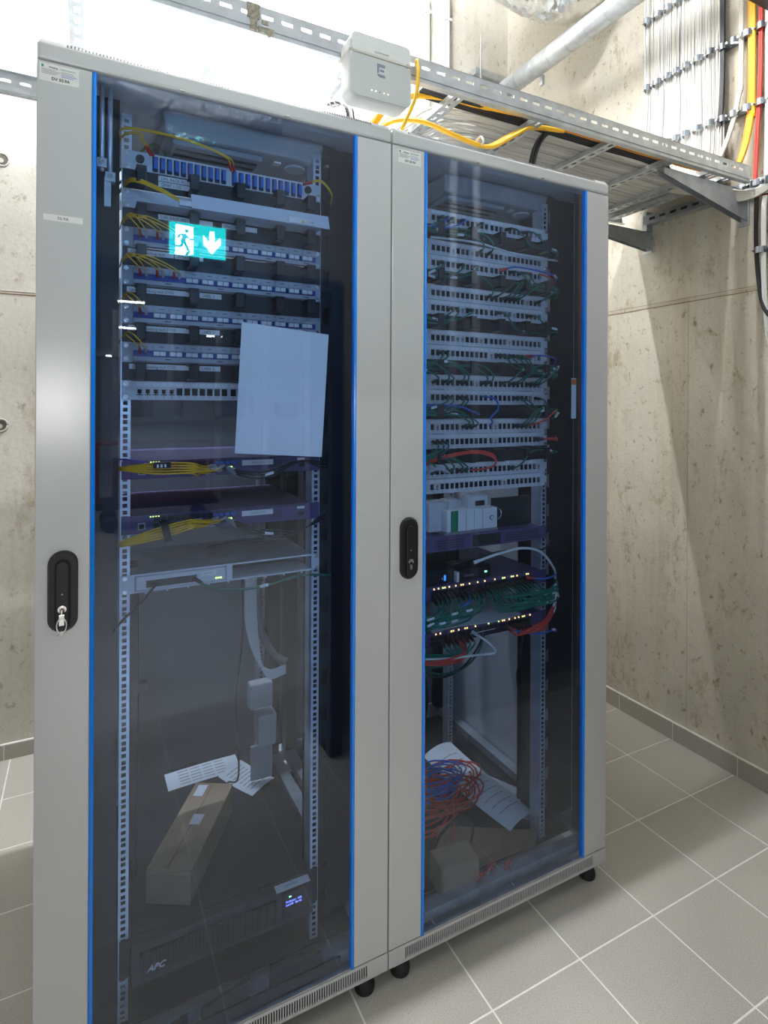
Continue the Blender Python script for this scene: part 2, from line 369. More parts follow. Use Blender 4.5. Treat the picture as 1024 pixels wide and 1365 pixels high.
def make_cabinet(X0, label, first):
    root = thing('server_cabinet', label, 'server cabinet', (X0, 0, 0), 'glass-door network cabinets side by side')
    W = .798
    # roof
    MB().box(.0, W, .0, .05, 2.2185, 2.2545).build('top_cover', M_GREY, root, bevel=.006)
    ch = MB(); n = ch.hexa([(.004, .004, 2.252), (W - .004, .004, 2.252), (W - .004, .05, 2.252), (.004, .05, 2.252), (.004, .012, 2.2635), (W - .004, .012, 2.2635), (W - .004, .05, 2.2635), (.004, .05, 2.2635)])
    ch.build('roof_vent_strip', M_GREY, root)
    vsl = MB(); x = .052
    while x < .745:
        vsl.hexa([(x, .0048, 2.2550), (x + .0034, .0048, 2.2550), (x + .0034, .012, 2.2550), (x, .012, 2.2550), (x, .0110, 2.2632), (x + .0034, .0110, 2.2632), (x + .0034, .017, 2.2632), (x, .017, 2.2632)]); x += .0066
    tag(vsl.build('roof_vent_slots', M_JACK, root), kind='stuff')
    rp = MB(); rp.box(0, W, .05, .60, 2.243, 2.2635); rp.box(0, W, .90, 1.0, 2.243, 2.2635); rp.box(0, .15, .60, .90, 2.243, 2.2635); rp.box(.65, W, .60, .90, 2.243, 2.2635)
    rp.build('roof_panel', M_GREY, root)
    for x in (.27, .51):
        MB().cyl((x, -.001, 2.2205), (x + .012, -.001, 2.2205), .002, 8).build('roof_bolt', M_CHROME, root)
    # plinth with slots
    holes = []; x = .05
    while x < .738: holes.append((x, x + .0036, .0545, .0845)); x += .0064
    holed(MB(), 0, W, 0, .0025, .047, .0925, holes).build('plinth', M_GREY, root)
    MB().box(0, W, .012, .014, .047, .0925).build('plinth_backing', M_DARK, root)
    MB().box(0, .004, .0025, 1.0, .047, .0925).build('plinth_side', M_GREY, root); MB().box(W - .004, W, .0025, 1.0, .047, .0925).build('plinth_side', M_GREY, root)
    MB().box(0, W, .998, 1.0, .047, .0925).build('plinth_rear', M_GREY, root)
    for fx in (.05, .745):
        for fy in (.03, .95):
            br = MB().box(fx - .036, fx + .036, fy - .026, fy + .026, .040, .0472).build('foot_bracket', M_GREY, root, bevel=.003)
            ft = MB(); prof = [(.0, .026), (.008, .0275), (.018, .026), (.028, .021), (.034, .0145), (.041, .0135)]
            ft.tube([(fx, fy, z) for z, r in prof], 0, 20, rads=[r for z, r in prof]); ft.build('levelling_foot', M_RUB, root, smooth=True)
    # frame
    MB().box(.012, W - .012, .03, .062, .093, .122).build('base_front_beam', M_GALVD, root); MB().box(.012, W - .012, .93, .985, .093, .128).build('base_rear_beam', M_GALVD, root)
    for sx in ((.012, .05), (W - .05, W - .012)): MB().box(sx[0], sx[1], .062, .93, .093, .128).build('base_side_beam', M_GALVD, root)
    for sx in ((.012, .06), (W - .06, W - .012)):
        for sy in ((.05, .09), (.93, .975)): MB().box(sx[0], sx[1], sy[0], sy[1], .122, 2.243).build('corner_post', M_DARK, root)
    MB().box(.05, W - .05, .11, .93, .0935, .098).build('base_plate', M_DARK, root)
    MB().box(.002, W - .002, .987, .9975, .1285, 1.99).build('rear_door', mat('rear_door_grey', (.26, .27, .29), .5), root)
    if first: MB().box(0, .004, .02, 1.0, .093, 2.2425).build('side_panel', M_GREY, root)
    else: MB().box(W - .004, W, .02, 1.0, .093, 2.2425).build('side_panel', M_GREY, root)
    # cable channels beside the rails
    MB().box(.012, .157, .140, .143, .13, 2.235).build('side_channel', M_DARK, root)
    hc = MB(); z0 = .13; zz = z0; c = .195
    while c < 2.2:
        hc.box(.653, .692, .138, .141, zz, c - .022); hc.box(.653, .659, .138, .141, c - .022, c + .022); hc.box(.679, .692, .138, .141, c - .022, c + .022)
        for s in (-1, 1): hc.prism([(.659, c + s * .022), (.659, c + s * .006), (.669, c + s * .022)], XZ, .138, .141)
        zz = c + .022; c += .0985
    hc.box(.653, .692, .138, .141, zz, 2.235); hc.build('cable_channel', M_DARK, root)
    MB().box(.653, .655, .141, .25, .13, 2.235).build('channel_side', M_DARK, root)
    MB().box(.692, .7935, .148, .151, .13, 2.235).build('side_channel', M_DARK, root); MB().box(.656, .786, .27, .273, .13, 2.235).build('channel_back', M_DARK, root)
    rl = rail_mesh(.160, .182, .1655, .1755, .1215, .1235, .1, 2.2, (.1805, .182, .1235, .17)).build('mounting_rail', M_ZINC, root)
    inst_x = rail_mesh(.626, .648, .6325, .6425, .1215, .1235, .1, 2.2, (.626, .6275, .1235, .17)).build('mounting_rail', M_ZINC, root)
    for (x0, x1) in ((.160, .182), (.632, .656)):
        rail_mesh(x0, x1, x0 + .007, x1 - .007, .68, .682, .1, 2.2, (x0, x0 + .0015, .682, .72)).build('rear_rail', M_ZINC, root)
    # door
    MB().box(.0, .0985, 0, .02, .0948, 2.2149).build('door_stile', M_GREY, root, bevel=.002)
    MB().box(.7005, .7975, 0, .02, .0948, 2.2149).build('door_stile', M_GREY, root, bevel=.002)
    for x in (.1028, .6965):
        prof = [(x - .0043, .012), (x - .0043, .001), (x - .003, -.0022), (x, -.0036), (x + .003, -.0022), (x + .0043, .001), (x + .0043, .012)]
        MB().prism(prof, XY, .0955, 2.2135).build('door_edge_trim', M_BLUE, root, smooth=False)
    MB().box(.1072, .6921, .004, .0085, .0975, 2.2135).build('door_glass', M_GLASS, root)
    MB().box(.1072, .6921, .0005, .012, .0948, .0975).build('glass_bottom_edge', M_GALVD, root)
    # swing handle
    hx = .05 if first else .0535
    h = MB(); sd = stadium(hx, 1.149, .0272, .082, 12); sd2 = [(hx + (u - hx) * .9, 1.149 + (v - 1.149) * .955) for u, v in sd]
    k = len(sd); h.v = [(u, 0, v) for u, v in sd] + [(u, -.005, v) for u, v in sd] + [(u, -.010, v) for u, v in sd2]
    for q in range(2):
        for i in range(k): j = (i + 1) % k; h.f.append((q * k + i, q * k + j, (q + 1) * k + j, (q + 1) * k + i))
    h.f.append(tuple(2 * k + i for i in range(k))); h.f.append(tuple(reversed(range(k))))
    hd = h.build('door_handle', M_BLACK, root)
    MB().prism(stadium(hx, 1.144, .0142, .0705, 10), XZ, -.0106, -.0095).build('lever_recess', mat('deep_black', (.002, .002, .003), .7), hd)
    MB().prism(stadium(hx - .001, 1.143, .0118, .068, 10), XZ, -.0165, -.009).build('lever', M_BLACK, hd, bevel=.0015)
    MB().cyl((hx - .001, -.0175, 1.116), (hx - .001, -.014, 1.116), .0078, 20).build('lock_cylinder', M_CHROME, hd, smooth=False)
    MB().cyl((hx - .001, -.0172, 1.146), (hx - .001, -.0160, 1.146), .0016, 10).build('lever_screw', M_GALVD, hd)
    if first:
        key = MB(); key.box(hx - .002, hx, -.040, -.0165, 1.108, 1.122); key.box(hx - .0055, hx + .0035, -.042, -.038, 1.092, 1.112); key.build('key', M_CHROME, hd)
        lp = [(hx - .001 + .0085 * math.sin(a * math.pi / 12) * (1 if a < 24 else 1), -.043, 1.096 - .0145 * math.cos(a * math.pi / 12) - .004) for a in range(25)]
        lp = [(x_, y_, z_) for x_, y_, z_ in lp]
        MB().tube(lp, .0011, 6).build('cable_tie', M_CW, hd, smooth=True)
        MB().box(hx - .004, hx + .002, -.046, -.040, 1.075, 1.080).build('tie_lock', M_CW, hd)
        MB().tube([(hx - .001, -.043, 1.076), (hx - .009, -.02, 1.066), (hx - .014, -.004, 1.060)], .0004, 4).build('tie_tail', M_CG, hd)
    else:
        MB().box(hx - .0045, hx + .0025, -.0175, -.0145, 1.095, 1.115).build('lock_stem', M_CHROME, hd)
    # company sticker
    lx, lz, lw, lh = (.0045, 2.1745, .07, .0355) if first else (.0165, 2.1715, .07, .035)
    st = MB().box(lx, lx + lw, -.0005, .0005, lz, lz + lh).build('sticker', M_LABEL, root)
    text('DV 50.9A', .0085, (lx + .021, -.0006, lz + .004), st, M_INK, bold=True, sx=.95)
    text('Prinzing', .0046, (lx + .017, -.0006, lz + .0275), st, M_INK, bold=True); text('Elektrotechnik', .0046, (lx + .037, -.0006, lz + .0275), st, M_INKG, sx=.98)
    MB().box(lx + .0035, lx + .0075, -.0009, -.0004, lz + .027, lz + .0325).build('logo_block', M_INKG, st)
    for q in range(4):
        MB().box(lx + .0035, lx + .029 + .004 * ((q * 7) % 3), -.0008, -.0004, lz + .0148 + q * .0028, lz + .0157 + q * .0028).build('print_line', M_INKGR, st)
        MB().box(lx + .038, lx + .06 + .003 * ((q * 5) % 3), -.0008, -.0004, lz + .0138 + q * .0030, lz + .0147 + q * .0030).build('print_line', M_INKB if q < 2 else M_INKGR, st)
    if first:
        s2 = MB().box(.0125, .0825, -.0005, .0005, 1.8965, 1.909).build('name_strip', M_LABEL, root)
        text('50.9A', .0085, (.037, -.0006, 1.8995), s2, M_INK)
        for k, x in enumerate((.118, .134)):
            MB().cyl((x, .045, 2.03 - k * .02), (x, .045, 2.21), .0052, 10).build('lock_rod', M_ZINC, root, smooth=True)
            MB().box(x - .010, x + .010, .035, .056, 2.035 - k * .028, 2.055 - k * .028).build('rod_guide', M_GALV, root, bevel=.001)
            MB().cyl((x, .030, 2.045 - k * .028), (x, .036, 2.045 - k * .028), .005, 12).build('guide_bolt', M_CHROME, root)
        MB().box(.122, .136, .042, .052, 1.955, 2.02).build('rod_end', M_GALV, root, bevel=.001)
    return root
CX = (0.0, .801)
cabA = make_cabinet(CX[0], 'light grey network cabinet with the white sheet behind its glass door, left of the pair', True)
cabB = make_cabinet(CX[1], 'light grey network cabinet full of green patch cords, right of the pair', False)
# paper notice in the right cabinet's side pocket
pk = thing('document_sleeve', 'white notice with orange header hanging inside right cabinet', 'notice', (1.485, .03, 1.62))
MB().box(-.016, .004, 0, .001, -.13, 0).build('sheet', M_PAPER, pk); MB().box(-.0155, .0035, -.0008, 0, -.022, -.004).build('orange_header', mat('orange_print', (.75, .2, .02), .6), pk)

# ------------------------------------------------------------------ rack gear builders (local origin: centre of the front of the rack unit)
DY = .12
def screws(root, n=4, h=.016):
    out = []
    for sx in (-1, 1):
        for sz in (-1, 1): out.append((sx * .2328, sz * h))
    return out
SCREW = None
def add_screws(root, h=.0155, hs=None):
    global SCREW
    for sx, sz in (hs or screws(root, 4, h)):
        if SCREW is None:
            SCREW = MB(); SCREW.cyl((0, -.0075, 0), (0, -.003, 0), .0042, 10); SCREW.cyl((0, -.004, 0), (0, -.003, 0), .0055, 10)
            SCREW = SCREW.build('screw', M_CHROME, root, loc=(sx, 0, sz))
        else: inst(SCREW, root, (sx, 0, sz))
HW = PW / 2
# -- copper patch panels
PORTX = [-.2035 + k * .01765 + (.004 if k > 11 else 0) for k in range(24)]
CU = {}
def cu_panel(X, z, label, group, jacks=(), plug=()):
    root = thing('patch_bay', label, 'patch panel', (X, DY, z), group)
    if not CU:
        CU['face'] = holed(MB(), -HW, HW, -.003, 0, -.0215, .0215, [(x - .0068, x + .0068, -.0105, .0068) for x in PORTX]).build('faceplate', M_PANEL, root)
        b = MB(); b.box(-.215, .225, .016, .018, -.02, .02); b.box(-.215, .225, 0, .018, .0185, .0205); CU['back'] = b.build('rear_shell', M_JACK, root)
        lb = MB()
        for x in PORTX: lb.box(x - .0078, x + .0078, -.0036, -.003, .0105, .0185)
        CU['lab'] = lb.build('label_strip', M_LABEL, root)
        nm = MB()
        for x in PORTX: nm.box(x - .0012, x + .0012, -.0034, -.003, -.0165, -.0125)
        CU['num'] = nm.build('port_numbers', M_INKGR, root)
        j = MB(); j.box(-.0065, -.0048, -.0025, .012, -.0085, .0065); j.box(.0048, .0065, -.0025, .012, -.0085, .0065); j.box(-.0048, .0048, -.0025, .012, .0035, .0065); j.box(-.0048, -.002, -.0025, .012, -.0085, -.006); j.box(.002, .0048, -.0025, .012, -.0085, -.006)
        CU['jack'] = j
    else:
        for k in ('face', 'back', 'lab', 'num'): inst(CU[k], root)
    for k in jacks:
        if isinstance(CU['jack'], MB): CU['jack'] = CU['jack'].build('jack', M_IVORY, root, loc=(PORTX[k], 0, 0))
        else: inst(CU['jack'], root, (PORTX[k], 0, 0))
    add_screws(root)
    return root
# -- black ring panels
RING = {}
RX = [-.205, -.09, .018, .118, .2]
def ring_panel(X, z, label, group, lab=None):
    root = thing('cable_ring_panel', label, 'cable manager', (X, DY, z), group)
    if not RING:
        RING['p'] = MB().box(-HW, HW, -.003, 0, -.0215, .0215).build('plate', M_DARK, root)
        r = MB(); r.box(-.011, .011, -.052, -.047, -.019, .019); r.box(-.011, .011, -.052, -.003, .015, .019); r.box(-.011, .011, -.052, -.003, -.019, -.015)
        RING['r'] = r.build('cable_ring', M_BLACK, root, loc=(RX[0], 0, 0), bevel=.003)
        for x in RX[1:]: inst(RING['r'], root, (x, 0, 0))
    else:
        inst(RING['p'], root)
        for x in RX: inst(RING['r'], root, (x, 0, 0))
    if lab:
        for (x0, x1, s, zz) in lab:
            st = MB().box(x0, x1, -.0042, -.003, zz - .006, zz + .006).build('label_tape', M_LABEL, root)
            text(s, .0098, (x0 + .006, -.0044, zz - .0036), st, M_INK, sx=.86)
    return root
# ------------------------------------------------------------------ cables
def cord(name, label, pts, r, m, group=None, n=6, seg=7, plug=None, plug2=None, cat='cable', tape=None):
    root = thing(name, label, cat, tuple(pts[0]), group); o = Vector(pts[0])
    P = [Vector(p) - o for p in pts]; sp = spline(P, seg)
    MB().tube(sp, r, n).build('sheath', m, root, smooth=True)
    for pl, at, d in ((plug, sp[0], (sp[1] - sp[0]).normalized()), (plug2, sp[-1], (sp[-2] - sp[-1]).normalized())):
        if pl:
            MB().cyl(at - d * .004, at + d * .022, pl[1], 8, pl[1] * .75).build('connector', pl[0], root)
    if tape:
        k = int(len(sp) * tape); d = (sp[k + 1] - sp[k]).normalized(); MB().cyl(sp[k] - d * .011, sp[k] + d * .011, r + .0012, 8).build('cable_label', M_LABEL, root)
    return root

# ------------------------------------------------------------------ left cabinet gear
XA = CX[0] + XC
def zu(z): return z
Z_LWL1, Z_SPL, Z_P3, Z_P4, Z_P5, Z_P6, Z_CU = 2.0935, 2.0045, 1.9155, 1.8268, 1.7380, 1.6490, 1.5600
GF = 'fibre patch panels in the left cabinet'
# fibre panel with upright blue adapters
root = thing('fibre_patch_bay', 'topmost fibre panel with a row of upright blue couplers in left cabinet', 'patch panel', (XA, DY, Z_LWL1))
fp = MB(); fp.box(-HW, HW, -.003, 0, -.0215, .0215); fp.build('faceplate', M_PALE, root); add_screws(root, hs=[(-.2328, .016), (-.2328, -.016), (.2328, -.016), (.2328, -.008)])
AX = [-.172 + k * .0158 for k in range(11)] + [.012 + k * .0170 for k in range(11)]
a0 = None
for k, x in enumerate(AX):
    if a0 is None: a0 = MB().box(-.0042, .0042, -.014, -.002, -.015, .0115).build('coupler', M_BADP, root, loc=(x, 0, 0), bevel=.0012)
    else: inst(a0, root, (x, 0, 0))
c0 = None
for x in AX:
    if c0 is None:
        c0 = MB(); c0.box(-.006, .006, -.0042, -.003, -.0185, .0165)
        for q in (-.003, 0, .003): c0.cyl((q, -.006, -.0185), (q, -.003, -.0185), .0012, 6)
        c0 = c0.build('coupler_flange', M_DARK, root, loc=(x, 0, 0))
    else: inst(c0, root, (x, 0, 0))
for x in (-.205, .205): MB().cyl((x, -.008, .004), (x, -.003, .004), .0095, 18).build('turn_knob', M_BLACK, root)
ring_panel(XA, Z_LWL1 - U, 'black ring panel under the topmost fibre panel in left cabinet', 'black ring panels', [(-.165, -.075, 'LWL RACK W1', .0125), (-.165, -.078, 'Q0087 1.OG', -.0015)])
# splice tray with grey drop front
root = thing('splice_box', 'pale grey splice box with a drop-front cover in left cabinet', 'splice box', (XA, DY, Z_SPL))
MB().box(-HW, HW, -.003, 0, -.0215, .0215).build('faceplate', M_PALE, root)
MB().hexa([(-.215, -.055, -.021), (.225, -.055, -.021), (.225, .15, -.021), (-.215, .15, -.021), (-.215, -.02, -.019), (.225, -.02, -.019), (.225, .15, -.019), (-.215, .15, -.019)]).build('tray', M_PALE, root)
cv = MB().hexa([(-.098, -.062, -.020), (.245, -.062, -.020), (.245, -.055, -.020), (-.098, -.055, -.020), (-.098, -.050, .016), (.245, -.050, .016), (.245, -.043, .016), (-.098, -.043, .016)]).build('front_cover', M_PALE, root)
st = MB().box(.135, .205, -.0635, -.058, -.017, -.004).build('warning_label', M_LABEL, root)
MB().prism([(.166, -.0145), (.1765, -.0145), (.1712, -.0060)], XZ, -.0642, -.0634).build('warning_triangle', mat('yellow_print', (.8, .6, .05), .6), st)
text('1', .008, (.181, -.0644, -.0135), st); text('1-26', .008, (.188, -.0644, -.0135), st, sx=.8)
MB().box(-.125, -.098, -.058, -.045, -.016, -.004).build('cable_gland', M_CAP, root); add_screws(root)
ring_panel(XA, Z_SPL - U, 'black ring panel under the splice box in left cabinet', 'black ring panels', [(-.165, -.04, 'LWL RACK W2', .0105), (-.018, .07, 'SINGLEMODE', .0105)])
# slim fibre trays with blue couplers and white dust caps
names = {Z_P3: 'first slim fibre tray under the splice box in left cabinet', Z_P4: 'slim fibre tray with three plugged couplers in left cabinet', Z_P5: 'slim fibre tray just above the white sheet in left cabinet', Z_P6: 'lowest slim fibre tray, right above the copper patch panel in left cabinet'}
used = {Z_P3: 3, Z_P4: 3, Z_P5: 1, Z_P6: 1}
FT = {}
for z in (Z_P3, Z_P4, Z_P5, Z_P6):
    root = thing('fibre_tray', names[z], 'patch panel', (XA, DY, z), GF)
    if not FT:
        b = MB(); b.box(-HW, HW, -.003, 0, -.0215, .0215); b.box(-.218, .226, -.014, -.003, .004, .0205); b.box(-.218, .226, -.016, -.003, -.0205, -.0105); FT['b'] = b.build('tray_front', M_PANELB, root)
        t = MB()
        for k in range(12): t.box(-.21 + k * .0362, -.21 + k * .0362 + .031, -.0152, -.014, .006, .0185)
        FT['t'] = t.build('latch_tabs', mat('tab_grey', (.42, .44, .48), .4), root)
        s = MB()
        for k in range(12): s.box(-.199 + k * .0362, -.199 + k * .0362 + .011, -.0158, -.0152, .0125, .0138)
        for x in (-.15, -.03, .09, .19): s.box(x, x + .014, -.0165, -.0158, -.0165, -.0145)
        FT['s'] = s.build('latch_marks', M_INK, root)
        FT['n'] = MB().box(-.218, .226, -.0085, -.003, -.0105, .004).build('coupler_strip', M_NAVY, root)
    else:
        for k in 'btsn': inst(FT[k], root)
    for k in range(12):
        x = -.198 + k * .0362
        if 'c' not in FT: FT['c'] = MB().box(-.0155, .0155, -.012, -.006, -.009, .003).build('coupler', M_NAVY, root, loc=(x, 0, 0)); cp = FT['c']
        else: cp = inst(FT['c'], root, (x, 0, 0))
        if k >= used[z]:
            if 'w' not in FT:
                wv = MB(); wv.box(-.0135, -.0005, -.0185, -.012, -.0075, .0025); wv.box(.0005, .0135, -.0185, -.012, -.0075, .0025); FT['w'] = wv.build('dust_cap', M_CAP, cp, bevel=.001)
            else: inst(FT['w'], cp)
    add_screws(root)
    lbl = {Z_P3: [(-.23, -.13, 'Querverbindung nach', .011), (-.128, -.062, 'DV50 OG', .011)], Z_P4: [(-.232, -.085, 'Querverbindung nach DV50', .0115), (-.07, -.018, 'LABEL 2', .0115)],
           Z_P5: [(-.228, -.085, 'Querverbindung nach DV50', .0115), (-.07, -.022, 'LABEL 1', .0115)], Z_P6: [(-.226, -.085, 'Querverbindung nach DV50', .0115), (-.07, -.02, 'LABEL 2', .0115)]}[z]
    ring_panel(XA, z - U, 'black ring panel labelled below the ' + names[z].replace(' in left cabinet', ''), 'black ring panels', lbl)
    # plugged yellow fibres
    for k in range(used[z]):
        for q in (0, 1):
            xx = XA - .198 + k * .0362 + (-.006 if q == 0 else .006)
            cord('fibre_patch_cable', 'yellow fibre cord plugged into the ' + names[z].replace(' in left cabinet', ''), [(xx, DY - .022, z + .001), (xx - .006, DY - .045, z + .012), (xx - .03 - .02 * k, DY - .055, z + .032 + .004 * q), (XA - .236, DY - .022, z + .037 + .004 * q - .002 * k), (XA - .2465, DY + .03, z + .022)], .0016, M_CY, 'yellow fibre cords', plug=(M_REDPL if q == 0 else M_CG, .0036))
cu_panel(XA, Z_CU, 'single copper patch panel with five ivory jacks in left cabinet', 'copper patch panels', jacks=range(5))
# yellow cords at the top panel
for k, (x, d) in enumerate(((-.185, 0), (-.180, .004), (.0, 0), (.008, .003))):
    cord('fibre_patch_cable', 'yellow fibre cord plugged into the topmost fibre panel', [(XA + x, DY - .02, Z_LWL1 + .015), (XA + x - .02, DY - .045, Z_LWL1 + .032), (XA + (x - .235) / 2, DY - .05, Z_LWL1 + .050 + d - (.008 if k < 2 else 0)), (XA - .236, DY - .022, Z_LWL1 + .060 + d - (.013 if k < 2 else 0)), (XA - .2465, DY + .03, Z_LWL1 + .05)], .0017, M_CY, 'yellow fibre cords', plug=(M_REDPL, .0038))
for d in (0, .0035, .007):
    cord('fibre_patch_cable', 'yellow fibre cord entering the splice box gland', [(XA - .12, DY - .052, Z_SPL - .008 + d * .5), (XA - .17, DY - .056, Z_SPL + .010 + d), (XA - .225, DY - .04, Z_SPL + .026 + d), (XA - .2465, DY + .03, Z_SPL + .018 + d)], .0018, M_CY, 'yellow fibre cords')
for d in (0, .004):
    cord('fibre_patch_cable', 'yellow fibre cord leaving the topmost fibre panel at its right end', [(XA + .19, DY - .02, Z_LWL1 + .012), (XA + .225, DY - .045, Z_LWL1 + .016 + d), (XA + .262, DY - .03, Z_LWL1 - .006 + d), (XA + .272, DY + .005, Z_LWL1 - .02)], .0017, M_CY, 'yellow fibre cords', plug=(M_REDPL, .0038))
# cabinet lamp / fan tray under the roof
def roof_unit(X, label):
    root = thing('cabinet_lamp_unit', label, 'cabinet lamp', (X, 0, 0))
    MB().hexa([(.255, .14, 2.182), (.655, .14, 2.182), (.655, .42, 2.182), (.255, .42, 2.182), (.250, .13, 2.236), (.660, .13, 2.236), (.660, .42, 2.236), (.250, .42, 2.236)]).build('housing', mat('unit_grey', (.34, .36, .38), .45), root, bevel=.008)
    MB().box(.275, .50, .16, .37, 2.168, 2.1825).build('grille_plate', M_PANELB, root, bevel=.004)
    for k in range(5): MB().box(.285, .49, .185 + k * .035, .195 + k * .035, 2.166, 2.169).build('grille_bar', M_DARK, root)
    MB().cyl((.60, .20, 2.177), (.60, .20, 2.183), .028, 24).build('sensor_dome', M_PALE, root)
    MB().box(.535, .553, .175, .195, 2.178, 2.183).build('switch', M_LABEL, root)
    return root
roof_unit(CX[0], 'grey lamp and fan unit under the roof of the left cabinet')
roof_unit(CX[1], 'grey lamp and fan unit under the roof of the right cabinet')
for dx in (0, .03):
    cord('earth_wire', 'green-yellow earth wire looping under the roof of left cabinet', [(.145, .15, 2.06 - dx), (.19, .20, 2.13 - dx), (.24, .24, 2.19 - dx), (.27, .25, 2.17 - dx * .5), (.275, .26, 2.10)], .003, M_COPPER if dx == 0 else M_CGN, 'earth wires')
# white sheet behind the glass
sh = MB(); q = [(.412, 1.722), (.629, 1.705), (.612, 1.399), (.397, 1.415)]
grid = []
for i in range(9):
    row = []
    for j in range(7):
        a, b = i / 8, j / 6
        xx = (q[0][0] * (1 - b) + q[1][0] * b) * (1 - a) + (q[3][0] * (1 - b) + q[2][0] * b) * a; zz = (q[0][1] * (1 - b) + q[1][1] * b) * (1 - a) + (q[3][1] * (1 - b) + q[2][1] * b) * a
        row.append((xx, .0125 + .002 * math.sin(b * 3.1) * a, zz))
    grid.append(row)
n = 0
for off in (0, .0006):
    for row in grid: sh.v += [(p[0], p[1] + off, p[2]) for p in row]
for off in (0, 63):
    for i in range(8):
        for j in range(6): a = off + i * 7 + j; sh.f.append((a, a + 1, a + 8, a + 7))
tag(sh.build('paper_sheet', M_PAPER), 'blank white paper sheet taped behind the left glass door', 'paper')
# network switches
def switch(name, label, X, z, group, w=.442, h=.0425, depth=.40, m=None, y=DY, ports=0, ears=True):
    root = thing(name, label, 'network switch', (X, y, z), group); m = m or M_PURP
    MB().box(-w / 2, w / 2, -.002, depth, -h / 2, h / 2).build('chassis', m, root, bevel=.0015)
    if ears:
        for s in (-1, 1): MB().box(min(s * w / 2, s * HW), max(s * w / 2, s * HW), -.003, 0, -h / 2, h / 2).build('mounting_ear', m, root)
    return root
def port_grid(root, xs, zs, w, h, m=M_JACK, frame=None):
    first = None
    for x in xs:
        for z in zs:
            mb = MB(); mb.box(-w / 2, w / 2, -.0042, -.002, -h / 2, h / 2)
            if first is None: first = mb.build('port', m, root, loc=(x, 0, z))
            else: inst(first, root, (x, 0, z))
def vent(root, x0, x1, z0, z1, step=.006, name='vent_holes'):
    mb = MB(); x = x0
    while x < x1:
        z = z0
        while z < z1: mb.box(x, x + step * .55, -.0028, -.0015, z, z + step * .55); z += step
        x += step
    tag(mb.build(name, M_JACK, root), kind='stuff')
for (z, lab, sag) in ((1.3755, 'purple fibre switch just below the white sheet in left cabinet', 1), (1.2475, 'purple fibre switch with black cable tie on its yellow fibres in left cabinet', -1)):
    root = switch('network_switch', lab, XA, z, 'purple switches in the left cabinet')
    port_grid(root, [-.198], [-.004], .016, .016, M_CG); MB().box(-.2035, -.1925, -.0055, -.004, -.010, .001).build('console_port', M_JACK, root)
    port_grid(root, [-.165 + k * .0155 for k in range(12)], [.010, -.006], .0135, .0115)
    for k in range(4): MB().box(-.035 + k * .014, -.024 + k * .014, -.0062, -.004, .006, .013).build('port_latch', M_BADP, root)
    vent(root, -.17, .2, .0165, .0195, .005); vent(root, .10, .14, -.008, .008, .005)
    st = MB().box(.035, .115, -.0035, -.002, .0, .013).build('label_tape', M_LABEL, root); text('50SW2V01', .0085, (.058, -.0037, .0035), st, M_INKGR)
    MB().box(.18, .2, -.0035, -.002, .008, .014).build('side_label', M_LABEL, root); MB().box(.185, .2, -.0035, -.002, -.010, .0).build('side_port', M_JACK, root)
    for k in range(4): MB().box(-.18 + k * .006, -.177 + k * .006, -.0035, -.002, .0155, .018).build('status_light', M_LED_LY, root)
    for k in range(2): MB().box(.0 + k * .006, .004 + k * .006, -.0068, -.004, -.006, .0).build('status_light', M_LED_LY, root)
    text('Extreme', .007, (-.055, -.0034, -.0195), root, M_LABEL)
    nfib = 14
    for k in range(nfib):
        t = k / (nfib - 1); zz = z + (.004 - .016 * t); xe = XA - .02 + R.uniform(-.05, .012)
        b = .006 * math.sin(k * 2.1)
        if sag > 0: pts = [(xe, DY - .012, z + .004 - .012 * t), (xe - .03, DY - .045, z + .002 - .012 * t + b), (XA - .10, DY - .06, z + .016 - .024 * t + b * .5), (XA - .17, DY - .055, z + .019 - .026 * t + b * .3), (XA - .238, DY - .022, z + .010 - .008 * t), (XA - .2465, DY + .03, z + .004 - .004 * t)]
        else: pts = [(xe, DY - .012, z + .004 - .014 * t), (xe - .03, DY - .045, z + .005 - .014 * t + b), (XA - .10, DY - .06, z + .012 - .022 * t + b * .4), (XA - .17, DY - .055, z - .002 - .026 * t + b * .3), (XA - .238, DY - .022, z - .030 - .012 * t), (XA - .2465, DY + .03, z - .045 - .006 * t)]
        cord('fibre_patch_cable', 'yellow fibre cord in the fan plugged into the ' + ('upper' if sag > 0 else 'lower') + ' purple switch of left cabinet', pts, .0019, M_CY, 'yellow fibre fan ' + ('upper' if sag > 0 else 'lower'), plug=(M_CG, .0036), seg=6)
    for k in range(3):
        cord('black_uplink_cable', 'black cord running right from the ' + ('upper' if sag > 0 else 'lower') + ' purple switch of left cabinet', [(XA + .0 + .004 * k, DY - .01, z - .004 - .005 * k), (XA + .03, DY - .05, z - .010 - .006 * k), (XA + .09, DY - .055, z - .030 - .008 * k + (.02 if sag > 0 else 0)), (XA + .17, DY - .05, z - .035 + (.045 if sag > 0 else -.004 * k)), (XA + .255, DY - .02, z - .02 + .01 * k)], .0024, M_CB, 'black uplink cords ' + ('upper' if sag > 0 else 'lower'), plug=(M_GALVD, .005), tape=.5 if k == 1 else None)
    if sag > 0: cord('violet_cable', 'violet cord curving over the upper yellow fibre bundle', [(XA - .2465, DY + .03, z + .022), (XA - .238, DY - .022, z + .027), (XA - .2, DY - .045, z + .022), (XA - .18, DY - .02, z + .005)], .0022, M_CPU)
tb = thing('velcro_wrap', 'black hook-and-loop strap around lower yellow fibres in left cabinet', 'cable strap', (XA - .155, DY - .058, 1.2475 - .011))
MB().prism([(-.010, .024), (.006, .026), (.017, -.018), (.002, -.022)], XZ, -.012, .012).build('strap', M_BLACK, tb)
